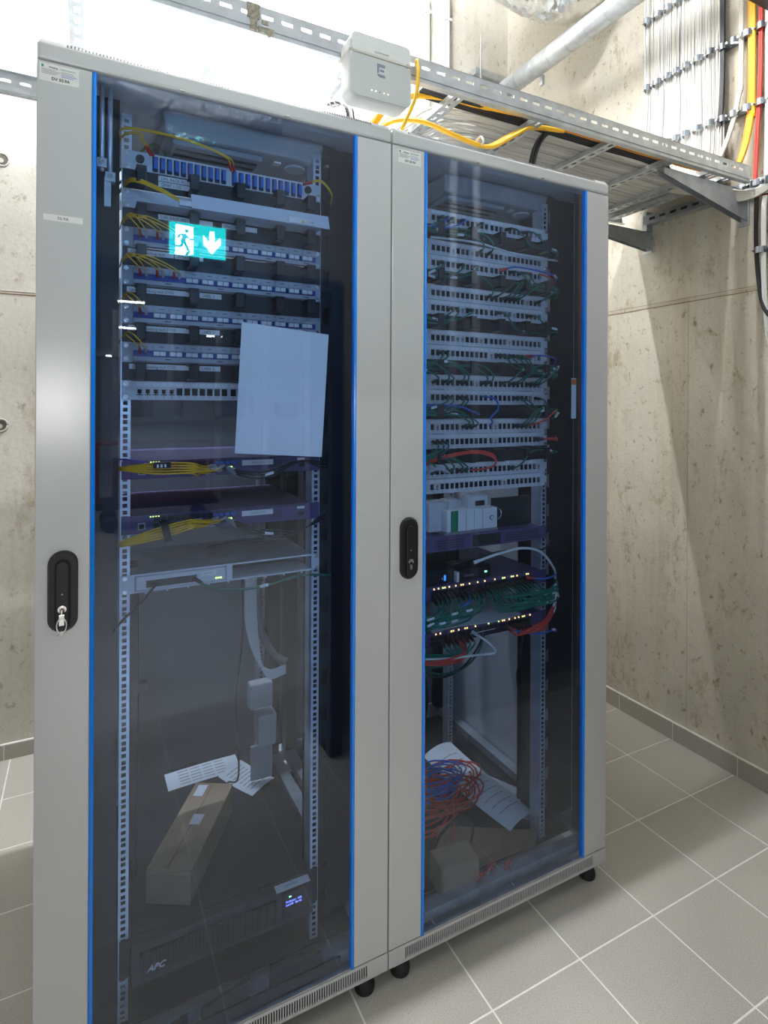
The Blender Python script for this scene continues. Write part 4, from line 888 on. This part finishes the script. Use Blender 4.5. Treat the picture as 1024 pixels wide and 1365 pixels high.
# ------------------------------------------------------------------ cable ladder, brackets, overhead cables
lad = thing('cable_ladder', 'galvanised cable ladder running above both cabinets to the right wall', 'cable tray', (0, 0, 2.42))
def side_rail(y, s, x0=-1.45, x1=2.415):
    hs = []; x = x0 + .03
    while x < x1 - .04: hs.append((x, x + .027, .036, .045)); x += .0495
    mb = holed(MB(), x0, x1, y, y + .0015, 0, .064, hs)
    mb.box(x0, x1, min(y, y + s * .02), max(y, y + s * .02), -.0015, 0); mb.box(x0, x1, min(y, y + s * .014), max(y, y + s * .014), .0625, .064)
    mb.box(x0, x1, y - .003, y, .010, .022)
    return mb
side_rail(.030, 1).build('side_rail', M_GALV, lad); side_rail(.648, -1).build('side_rail', M_GALV, lad)
rung = None
for x in (-.865, -.555, -.245, .068, .386, .704, 1.045, 1.352, 1.677, 1.98, 2.208, 2.312):
    if rung is None:
        rb = MB(); y = .034; w0, w1 = -.018, .018
        rb.box(w0, -.006, .033, .647, .001, .0025); rb.box(.006, w1, .033, .647, .001, .0025)
        while y < .64: rb.box(-.006, .006, y, min(.647, y + .018), .001, .0025); y += .042
        rb.box(w0, w0 + .0015, .033, .647, .001, .018); rb.box(w1 - .0015, w1, .033, .647, .001, .018)
        rung = rb.build('rung', M_GALV, lad, loc=(x, 0, 0))
    else: inst(rung, lad, (x, 0, 0))
sp = MB()
for (a, b, c, d) in ((.425, .455, .030, .064), (.432, .448, .0, .03), (.452, .49, .0, .014), (.46, .475, .02, .03), (.475, .481, -.006, .0)): sp.box(a, b, .0255, .0300, c, d)
sp.build('plaster_splash', mat('old_plaster', (.33, .30, .24), .9, var=.4, vscale=120), lad)
for x in (.56, .75, 1.1, 1.4, 1.72, 2.0): MB().cyl((x, .028, .016), (x, .0265, .016), .004, 10).build('rail_bolt', M_GALVD, lad)
def bracket(y0, zt, zb_, x_tip, label):
    root = thing('wall_bracket', label, 'wall bracket', (XW, y0, zt), 'cantilever brackets on the right wall')
    h = zt - zb_; L_ = XW - x_tip
    MB().box(-.006, 0, 0, .045, -h, .008).build('wall_plate', M_GALV, root, bevel=.001)
    for yy in (.006, .034): MB().prism([(-.006, -h * .88), (-.006, 0), (-L_, 0), (-L_, -.022)], lambda u, v, d: (u, d, v), yy, yy + .002).build('arm_web', M_GALVD, root)
    hs = MB(); hs.box(-L_, -.006, .006, .014, -.002, 0); hs.box(-L_, -.006, .028, .036, -.002, 0); x = -L_
    while x < -.05: hs.box(x, x + .02, .014, .028, -.002, 0); x += .045
    hs.build('arm_top', M_GALV, root)
    MB().cyl((-.012, .0, -.03), (-.006, .0, -.03), .011, 6).build('anchor_bolt', M_CHROME, root) ; MB().cyl((-.024, .022, -.035), (-.006, .022, -.035), .009, 6).build('anchor_bolt', M_CHROME, root)
bracket(.078, 2.415, 2.275, 1.98, 'tapered galvanised wall bracket under the front of the cable ladder')
bracket(.537, 2.365, 2.268, 1.90, 'tapered galvanised wall bracket under the rear of the cable ladder')
# low profile rail under the riser
root = thing('profile_rail', 'dark slotted profile rail fixed to the right wall below the riser', 'profile rail', (XW, 0, 2.40))
MB().box(-.041, -.039, -.25, .56, 0, .041).build('web', M_CLAMP, root); MB().box(-.04, 0, -.25, .56, -.002, 0).build('lower_flange', M_GALVD, root); MB().box(-.04, 0, .54, .56, -.03, .06).build('end_plate', M_GALV, root)
for k in range(14): MB().box(-.0425, -.0405, -.22 + k * .055, -.19 + k * .055, .014, .026).build('slot', M_JACK, root)
# riser cables: wall -> ladder
mats3 = {0: MB(), 1: MB(), 2: MB()}
NR = 104
for k in range(NR):
    lay = k % 2; t = (k // 2) / (NR / 2 - 1)
    yr = .185 + .372 * t + (.0035 if lay else 0); xr = XW - .022 - .0085 * lay - R.uniform(0, .003)
    yt = .152 + .465 * t + (.005 if lay else 0) + R.uniform(-.002, .002); zt = 2.4445 + .009 * (1 - lay)
    xe = 1.02 + .22 * t + R.uniform(-.05, .05)
    pts = [(xr, yr, 4.28)]
    for z in (3.9, 3.52, 3.36, 3.2, 3.04, 2.9): pts.append((xr + R.uniform(-.002, .002), yr + R.uniform(-.0022, .0022), z))
    pts += [(xr - .004, yr + (yt - yr) * .3, 2.72), (xr - .03, yr + (yt - yr) * .7, 2.56), (xr - .09, yt, zt + .035), (xr - .2, yt, zt)]
    x = 2.0
    while x > xe + .25: pts.append((x, yt + R.uniform(-.003, .003), zt + R.uniform(-.0006, .001))); x -= .28
    pts += [(xe + .12, yt + .004, zt), (xe + .03, yt * .8 + .14, zt - .004), (xe - .01, .68, zt - .05), (xe - .01, .72, 2.2)]
    mats3[R.choice((0, 0, 0, 1, 1, 2))].tube(spline(pts, 4), .0041, 7)
for k, (m_, nm) in enumerate(((mat('riser_white', (.68, .675, .65), .5), 'white data cables running down the right wall and along the ladder'), (mat('riser_cream', (.58, .555, .50), .5), 'cream data cables mixed into the wall riser and ladder'), (mat('cable_pale_grey', (.36, .36, .355), .5), 'pale grey data cables mixed into the wall riser and ladder'))):
    tag(mats3[k].build('data_cable_mass', m_, None, smooth=True), nm, 'cables', kind='stuff')
# clamp rails across the riser
def clamp_rail(z, y0, y1, label):
    root = thing('clamp_rail', label, 'cable clamps', (XW, 0, z), 'clamp rails across the cable riser')
    MB().box(-.016, 0, y0, y1, -.008, .008).build('rail', M_CLAMP, root)
    y = y0 + .01; k = 0
    while y < y1 - .03:
        wd = (.036, .045, .052, .04)[k % 4]
        if .155 < y < .175: y += .03
        c = MB(); n = 9; hh = .066 if y > .16 else .05
        arc = [(y + wd * (i / (n - 1)), -.026 - (hh - .026) * math.sin(math.pi * i / (n - 1)) ** .5) for i in range(n)]
        for i in range(n - 1):
            (a, b), (a2, b2) = arc[i], arc[i + 1]
            c.hexa([(b, a, -.0125), (b2, a2, -.0125), (b2 + .0025, a2, -.0125), (b + .0025, a, -.0125), (b, a, .0125), (b2, a2, .0125), (b2 + .0025, a2, .0125), (b + .0025, a, .0125)])
        o = c.build('clamp', M_CLAMP, root)
        MB().cyl((-.03 - .02, y + wd + .002, 0), (-.018, y + wd + .002, 0), .004, 8).build('clamp_screw', M_CHROME, o)
        y += wd + .008; k += 1
clamp_rail(3.36, -.06, .575, 'row of cable clamps highest on the right wall riser'); clamp_rail(3.045, -.06, .575, 'second row of cable clamps from the top of the right wall riser')
clamp_rail(2.742, -.06, .50, 'third row of cable clamps just above the ladder end'); clamp_rail(2.425, -.10, .06, 'short row of cable clamps beside the ladder end'); clamp_rail(2.155, -.06, .03, 'single low cable clamp at the right picture edge')
# coloured and black riser cables
for k in range(4): cord('black_riser_cable', ['first', 'second', 'third', 'fourth'][k] + ' black cable at the near edge of the white riser', [(XW - .035, .168 + .004 * k, 4.28), (XW - .035, .168 + .004 * k, 3.3), (XW - .036, .17 + .004 * k, 2.85), (XW - .04, .19 + .005 * k, 2.66), (XW - .07, .235, 2.54), (XW - .2, .26 + .006 * k, 2.478), (2.0, .108 + .0115 * k, 2.447), (1.7, .104 + .0115 * k, 2.447), (1.35, .102 + .0115 * k, 2.447), (.95, .104 + .0115 * k, 2.447)], .0055, M_CB, 'black riser cables')
for k in range(3): cord('cream_riser_cable', ['first', 'second', 'third', 'fourth', 'fifth', 'sixth'][k] + ' cream cable curving from the wall to the ladder end', [(XW - .03, .095 + .006 * k, 4.28), (XW - .03, .092 + .006 * k, 3.0), (XW - .035, .10 + .006 * k, 2.8), (XW - .045, .15 + .006 * k, 2.62), (XW - .10, .2, 2.5), (2.2, .22, 2.46)], .005, M_CW2, 'cream riser cables')
for k in range(4): cord('yellow_riser_cable', ['first', 'second', 'third', 'fourth', 'fifth', 'sixth'][k] + ' yellow cable curving from the wall to the ladder end', [(XW - .03, .045 + .007 * k, 4.28), (XW - .03, .045 + .007 * k, 2.85), (XW - .035, .048 + .007 * k, 2.70), (XW - .05, .07 + .006 * k, 2.56), (XW - .085, .10 + .004 * k, 2.485), (2.25, .10 + .008 * k, 2.468), (1.95, .062 + .011 * k, 2.446), (1.5, .060 + .011 * k, 2.447)], .0062, M_CYT if k < 2 else M_CY if k == 2 else M_CO, 'yellow riser cables')
for k in range(2): cord('red_riser_cable', ['first', 'second', 'third', 'fourth', 'fifth', 'sixth'][k] + ' red cable running straight down the right wall', [(XW - .03, .018 + .008 * k, 4.28), (XW - .03, .016 + .008 * k, 3.0), (XW - .03, .03 + .008 * k, 2.6), (XW - .03, .036 + .006 * k, 2.42), (XW - .03, .028, 2.385), (XW - .03, .0, 2.37), (XW - .03, -.06, 2.37)], .0055, M_CR, 'red riser cables')
for k in range(3): cord('grey_wall_cable', ['first', 'second', 'third', 'fourth', 'fifth', 'sixth'][k] + ' pale grey cable running down the right wall past the ladder end', [(XW - .03, .0 - .008 * k, 4.28), (XW - .03, .0 - .006 * k, 2.6), (XW - .03, .012 - .006 * k, 2.3), (XW - .03, .006 - .006 * k, 1.95), (XW - .02, -.02 - .01 * k, 1.75), (XW - .02, -.1, 1.7)], .0045, M_CW, 'pale wall cables')
cord('black_wall_cable', 'thick black cable on the right wall below the ladder end', [(XW - .03, .034, 2.40), (XW - .03, .036, 2.2), (XW - .03, .026, 2.05), (XW - .03, .006, 1.93), (XW - .03, -.05, 1.85)], .009, M_CB)
for k in range(6): cord('cream_loop_cable', 'cream cable looping from the ladder end to the wall clamp', [(2.18, .26 + .012 * k, 2.45), (2.28, .20 + .012 * k, 2.43), (2.36, .12 + .008 * k, 2.415 - .004 * k), (2.42, .06 + .006 * k, 2.395 - .006 * k), (2.455, .01, 2.40 - .005 * k), (2.465, -.06, 2.42)], .005, M_CW2, 'cream loop cables')
for k in range(2): cord('black_drop_cable', ['left', 'right'][k] + ' black cable of the two dropping from the ladder into the right cabinet', [(1.75, .16, 2.475), (1.58, .15 + .01 * k, 2.478), (1.46 + .012 * k, .14, 2.45), (1.40 + .014 * k, .13, 2.385), (1.375 + .014 * k, .13, 2.30), (1.37 + .014 * k, .13, 2.262)], .0058, M_CB, 'black drop cables')
for k in range(4): cord('yellow_conduit', ['first', 'second', 'third', 'fourth', 'fifth', 'sixth'][k] + ' yellow cable sagging between the rungs above the right cabinet', [(.80 + .006 * k, .12, 2.285 + .004 * k), (.86, .11 + .006 * k, 2.335 + .005 * k), (.95, .09 + .006 * k, 2.345 + .004 * k), (1.06, .07 + .006 * k, 2.318 + .003 * k), (1.17, .07 + .006 * k, 2.312 + .003 * k), (1.27, .08 + .006 * k, 2.37 + .004 * k), (1.36, .09 + .004 * k, 2.425), (1.5, .10, 2.446)], .0062, M_CYT, 'sagging yellow cables')
for k in range(2): cord('yellow_conduit', ['first', 'second', 'third', 'fourth', 'fifth', 'sixth'][k] + ' yellow cable arching left from the ladder into the left cabinet roof', [(.775 + .01 * k, .14, 2.265), (.80 + .01 * k, .13, 2.32), (.87 + .008 * k, .12, 2.40 + .006 * k), (1.0, .12, 2.445 + .004 * k), (1.2, .10, 2.448 + .004 * k), (1.4, .08, 2.455)], .007, M_CYT, 'arching yellow cables')
cord('yellow_conduit', 'thin yellow cable crossing in front of the rung beside the access point', [(.885, .02, 2.47), (.885, .012, 2.43), (.875, .01, 2.36), (.845, .03, 2.275)], .005, M_CY)
cord('white_tie', 'white cable tie around the sagging yellow cables', [(1.135, .06, 2.305), (1.135, .055, 2.318), (1.135, .07, 2.335), (1.135, .1, 2.325)], .004, M_CW)
for k in range(4): cord('black_bundle_cable', ['first black', 'grey', 'white', 'second black'][k] + ' cable tied to the rung left of the access point', [(.735 + .006 * k, .30, 2.44), (.735 + .006 * k, .22, 2.41), (.742 + .006 * k, .17, 2.37), (.745 + .005 * k, .16, 2.31), (.745 + .005 * k, .16, 2.262)], .0045, (M_CB, M_CG, M_CW, M_CB)[k], 'dark bundle left of access point')
for k in range(3): cord('white_tie', 'white cable tie on the dark bundle left of the access point', [(.715, .26 - .04 * k, 2.435 - .016 * k), (.735, .25 - .04 * k, 2.405 - .016 * k), (.765, .26 - .04 * k, 2.405 - .016 * k), (.775, .27 - .04 * k, 2.43 - .016 * k)], .002, M_CW, 'white ties on dark bundle')
# access point
root = thing('wireless_access_point', 'white wireless access point strapped to the front rail of the cable ladder', 'access point', (.748, -.035, 2.374))
def rsq(hw, hh, r, n=7):
    p = []
    for cx, cz, a0 in ((hw - r, hh - r, 0), (-hw + r, hh - r, 90), (-hw + r, -hh + r, 180), (hw - r, -hh + r, 270)):
        for k in range(n): a = math.radians(a0 + 90 * k / (n - 1)); p.append((cx + r * math.cos(a), cz + r * math.sin(a)))
    return p
MB().prism(rsq(.087, .080, .026), XZ, -.003, .058).build('housing', M_WPL, root, bevel=.008)
MB().prism(rsq(.085, .052, .018), lambda u, v, d: (u, d, v - .026), -.0055, -.002).build('face_plate', M_WPL2, root, bevel=.001)
MB().prism(rsq(.083, .025, .014), lambda u, v, d: (u, d, v + .053), -.0055, -.002).build('top_face', M_WPL, root, bevel=.001)
st = MB().box(-.045, .055, -.0062, -.0052, .034, .047).build('label_tape', M_LABEL, root); text('K203PKS0503', .007, (-.02, -.0065, .0375), st, M_INKGR)
lg = MB(); zc = -.004; xc = -.002
for poly in ([(-.011, .017), (.011, .017), (.011, .010), (-.004, .010), (-.006, .008), (-.006, -.004), (-.011, -.008)], [(-.002, .004), (.008, .004), (.008, -.001), (-.002, -.001)], [(-.0105, -.010), (-.005, -.0085), (.011, -.0095), (.011, -.0155), (-.004, -.0155)]): lg.prism([(u + xc, v + zc) for u, v in poly], XZ, -.0064, -.0052)
lg.build('emblem', mat('emblem_slate', (.20, .24, .31), .5), root)
for k in range(5): MB().cyl((-.028 + .0115 * k, -.0068, -.058), (-.028 + .0115 * k, -.005, -.058), .0017, 10).build('status_light', M_LEDW if k != 2 else M_INKGR, root)
sb = MB(); sb.box(-.089, .089, -.0078, -.0052, .0265, .031); sb.box(-.0905, -.087, -.0078, .062, .0265, .031); sb.box(.087, .0905, -.0078, .062, .0265, .031); sb.box(.07, .078, -.0105, -.0055, .025, .0325)
sb.build('strap', M_CW2, root)
# steel pipe, conduits, foil ducts
root = thing('ventilation_pipe', 'galvanised round pipe crossing high in front of the rear right corner', 'pipe', (2.2, YB, 3.33))
MB().cyl((0, 0, 0), (0, -1.75, 0), .05, 28).build('pipe', M_GALV, root, smooth=True)
for k in range(14): MB().tube([(.0505 * math.cos(a * math.pi / 12), -.1 - .125 * k, .0505 * math.sin(a * math.pi / 12)) for a in range(25)], .0013, 5).build('seam_ring', M_GALVD, root)
MB().cyl((0, 0, 0), (0, -.02, 0), .062, 24).build('wall_collar', M_GALV, root); MB().box(.03, .045, -.62, -.60, -.09, -.04).build('hanger_clip', M_GALVD, root)
root = thing('hanger_arm', 'short dark support arm with threaded rod holding the steel pipe', 'pipe support', (2.3, 1.60, 3.60))
MB().obox((.05, 0, 0), (1, 0, 0), (0, 1, 0), (0, 0, 1), .14, .02, .02).build('arm', M_GALVD, root); MB().cyl((-.06, -.03, -.25), (-.06, -.03, .22), .005, 8).build('threaded_rod', M_GALV, root)
for k, x in enumerate((1.876, 2.018)):
    root = thing('wall_conduit', ('left' if k == 0 else 'right') + ' white conduit of the two on the rear wall', 'conduit', (x, YB - .02, 0), 'white conduits on the rear wall')
    MB().cyl((0, 0, 1.0), (0, 0, ZC), .018, 14).build('tube', M_WPL, root, smooth=True)
    for z in (2.95, 3.45, 3.85): MB().box(-.024, .024, -.022, .02, z, z + .018).build('pipe_clip', M_WPL, root, bevel=.003)
def foil(name, label, path, r, seed, n=64, seg=26):
    rr = random.Random(seed); mb = MB(); P = spline(path, seg); mb.tube(P, r, n)
    c = [(p) for p in P]
    for i in range(len(mb.v)):
        cc = P[min(i // n, len(P) - 1)]; d = Vector(mb.v[i]) - cc; mb.v[i] = tuple(cc + d * (1 + rr.uniform(-.022, .018)))
    return tag(mb.build(name, M_FOIL), label, 'duct')
foil('foil_duct', 'crinkled aluminium foil duct hanging at the top near the steel pipe', [(1.50, .95, 4.02), (1.75, .88, 3.80), (2.14, .82, 3.68), (2.36, .82, 3.78)], .22, 3)
foil('foil_duct', 'crinkled foil duct over the doorway, mirrored in the left glass door', [(.02, -.80, 2.62), (.3, -.80, 2.56), (.5, -.80, 2.55), (.72, -.82, 2.60)], .085, 5, 40, 24)
root = thing('wall_box', 'black box edge at the top right corner on the right wall', 'junction box', (2.33, -.13, 3.085)); MB().box(0, .165, 0, .12, 0, .1).build('case', M_BLACK, root, bevel=.004)
# lamps
def batten(x0, x1, y, z, power, label, rods=True):
    root = thing('fluorescent_lamp', label, 'lamp', ((x0 + x1) / 2, y, z), 'ceiling batten lamps'); h = (x1 - x0) / 2
    MB().box(-h, h, -.045, .045, .03, .085).build('housing', M_WPL, root, bevel=.004)
    A = 2 * math.pi * .014 * (2 * h - .06)
    tm = mat('lamp_tube_%d' % int(power), (1, 1, 1), .4, emit=(.97, .985, 1.0), estr=power / (math.pi * A))
    MB().cyl((-h + .03, 0, .012), (h - .03, 0, .012), .014, 16).build('tube', tm, root, smooth=True)
    for s in (-1, 1):
        MB().box(s * (h - .015) - .012, s * (h - .015) + .012, -.02, .02, -.005, .031).build('tube_holder', M_WPL, root)
        MB().cyl((s * h * .7, 0, .085), (s * h * .7, 0, ZC - z), .004, 8).build('hanging_rod', M_GALV, root)
batten(.25, 1.65, .05, 4.0, LAMP_AISLE, 'batten lamp hung above the cabinet fronts')
batten(.10, 1.535, 1.0, 4.08, LAMP_REAR, 'batten lamp hung over the rear of the cabinets')
batten(-.50, .93, 1.20, 3.42, LAMP_REAR * .15, 'batten lamp hung over the space left of the cabinets')
# ------------------------------------------------------------------ what the glass doors mirror: exit sign, pipes, the hall
root = thing('exit_sign', 'green emergency exit sign with running figure and down arrow over the doorway', 'exit sign', (.4695, -.955, 2.157))
MB().box(-.109, .109, -.04, -.004, -.064, .066).build('housing', M_WPL, root); MB().box(-.1035, .1035, -.004, 0, -.061, .061).build('green_panel', M_SIGNG, root)
def uv(x, y):                       # drawing units of the pictogram -> sign metres (as mirrored in the glass)
    u = (x - 130) / 748; v = (y - (160 + 102 * u)) / 375; return (-.1035 + .207 * u, .061 - .122 * v)
fn = lambda u, v, d: (u, d, v)
MB().prism([uv(*p) for p in ((205, 195), (440, 235), (440, 560), (345, 560), (185, 538), (205, 515))], fn, 0, .0008).build('door_symbol', M_SIGNW, root)
MB().prism([uv(*p) for p in ((655, 288), (725, 298), (725, 430), (808, 368), (808, 455), (690, 565), (572, 430), (572, 330), (655, 425))], fn, 0, .0008).build('arrow_symbol', M_SIGNW, root)
mn = MB()
def stroke(pts, w_):
    P = [Vector(uv(*p)) for p in pts]; w_ = w_ / 748 * .207 / 2
    for a, b in zip(P, P[1:]):
        d = (b - a).normalized(); nrm = Vector((-d.y, d.x)) * w_; mn.prism([tuple(a + nrm - d * w_ * .4), tuple(b + nrm + d * w_ * .4), tuple(b - nrm + d * w_ * .4), tuple(a - nrm - d * w_ * .4)], fn, .0009, .0016)
hc_ = uv(352, 280); mn.prism([(hc_[0] + .0068 * math.cos(k * math.pi / 8), hc_[1] + .0068 * math.sin(k * math.pi / 8)) for k in range(16)], fn, .0009, .0016)
stroke([(328, 330), (300, 410)], 56); stroke([(335, 318), (262, 320), (236, 356)], 24); stroke([(345, 330), (388, 378), (440, 384)], 22); stroke([(298, 405), (284, 452), (185, 446)], 32); stroke([(318, 400), (352, 462), (384, 522), (345, 560)], 32)
mn.build('running_figure', mat('exit_sign_green_ink', (0, .5, .45), .4, emit=(.0, .66, .60), estr=11), root)
for k, x in enumerate((1.648, 1.783)):
    root = thing('wall_conduit', ('left' if k == 0 else 'right') + ' white pipe on the doorway wall, mirrored in the right glass door', 'conduit', (x, YF + .03, 0), 'white pipes on the doorway wall')
    MB().cyl((0, 0, .42), (0, 0, ZC), .02, 14).build('tube', M_WPL, root, smooth=True)
# hall furniture, far behind the camera
for k in range(7):
    x = -4.2 + k * 1.55
    root = thing('shelving_frame', 'tall zinc shelving upright far back in the hall behind the camera', 'shelf', (x, -8.6, 0), 'shelving in the hall')
    for dx in (0, .8): MB().box(dx, dx + .09, 0, .09, 0, 3.0).build('upright', M_WPL, root)
    for z in (.35, 1.3, 2.25): MB().box(0, 1.45, 0, .5, z, z + .05).build('shelf', M_GALVD, root)
    for q in range(3): MB().box(.1 + q * .45, .42 + q * .45, .1, .4, 1.35, 1.35 + R.uniform(.2, .6)).build('stored_box', R.choice((M_CARD, M_DARK, M_PANELB)), root)
root = thing('platform_trolley', 'red platform trolley in the hall, mirrored in the left glass door', 'trolley', (.9, -6.6, 0))
MB().box(-.7, .7, -.35, .35, .28, .34).build('deck', M_DARK, root); MB().tube(spline([(-.68, 0, .3), (-.68, 0, .95), (-.6, 0, 1.05), (.6, 0, 1.05), (.68, 0, .95), (.68, 0, .3)], 5), .022, 10).build('push_bar', M_REDST, root)
MB().box(-.5, .55, -.28, .28, .34, .85).build('load', mat('dark_red_load', (.10, .015, .02), .5), root)
for sx in (-.55, .55):
    for sy in (-.25, .25): MB().cyl((sx, sy - .025, .1), (sx, sy + .025, .1), .1, 16).build('wheel', M_RUB, root)
HL = [(-2.6, -2.75, 4.6, .72), (0, -2.75, 4.6, .72), (2.6, -2.75, 4.6, .72), (.81, -10, 3.39, .22), (.71, -10, 2.92, .18), (.46, -10, 2.41, .20), (2.26, -10, 2.86, .14), (1.30, -10, 2.40, .22), (-2.4, -8, 4.6, .72)]
for k, (x, y, z, h) in enumerate(HL):
    root = thing('hall_lamp', 'bright strip lamp under the hall ceiling behind the camera', 'lamp', (x, y, z), 'hall strip lamps')
    MB().box(-h - .03, h + .03, -.05, .05, 0, .06).build('housing', M_WPL, root); MB().box(-h, h, -.035, .035, -.03, 0).build('diffuser', M_TUBE, root)
    for sd in (-1, 1): MB().cyl((sd * h * .7, 0, .06), (sd * h * .7, 0, 5.0 - z), .006, 8).build('hanging_rod', M_GALV, root)
    if k < 3 or k > 7: lamp_light('hall_lamp_light', 'AREA', (x, y, z - .04), LAMP_HALL, (1, .98, .95), 1.4, .08)
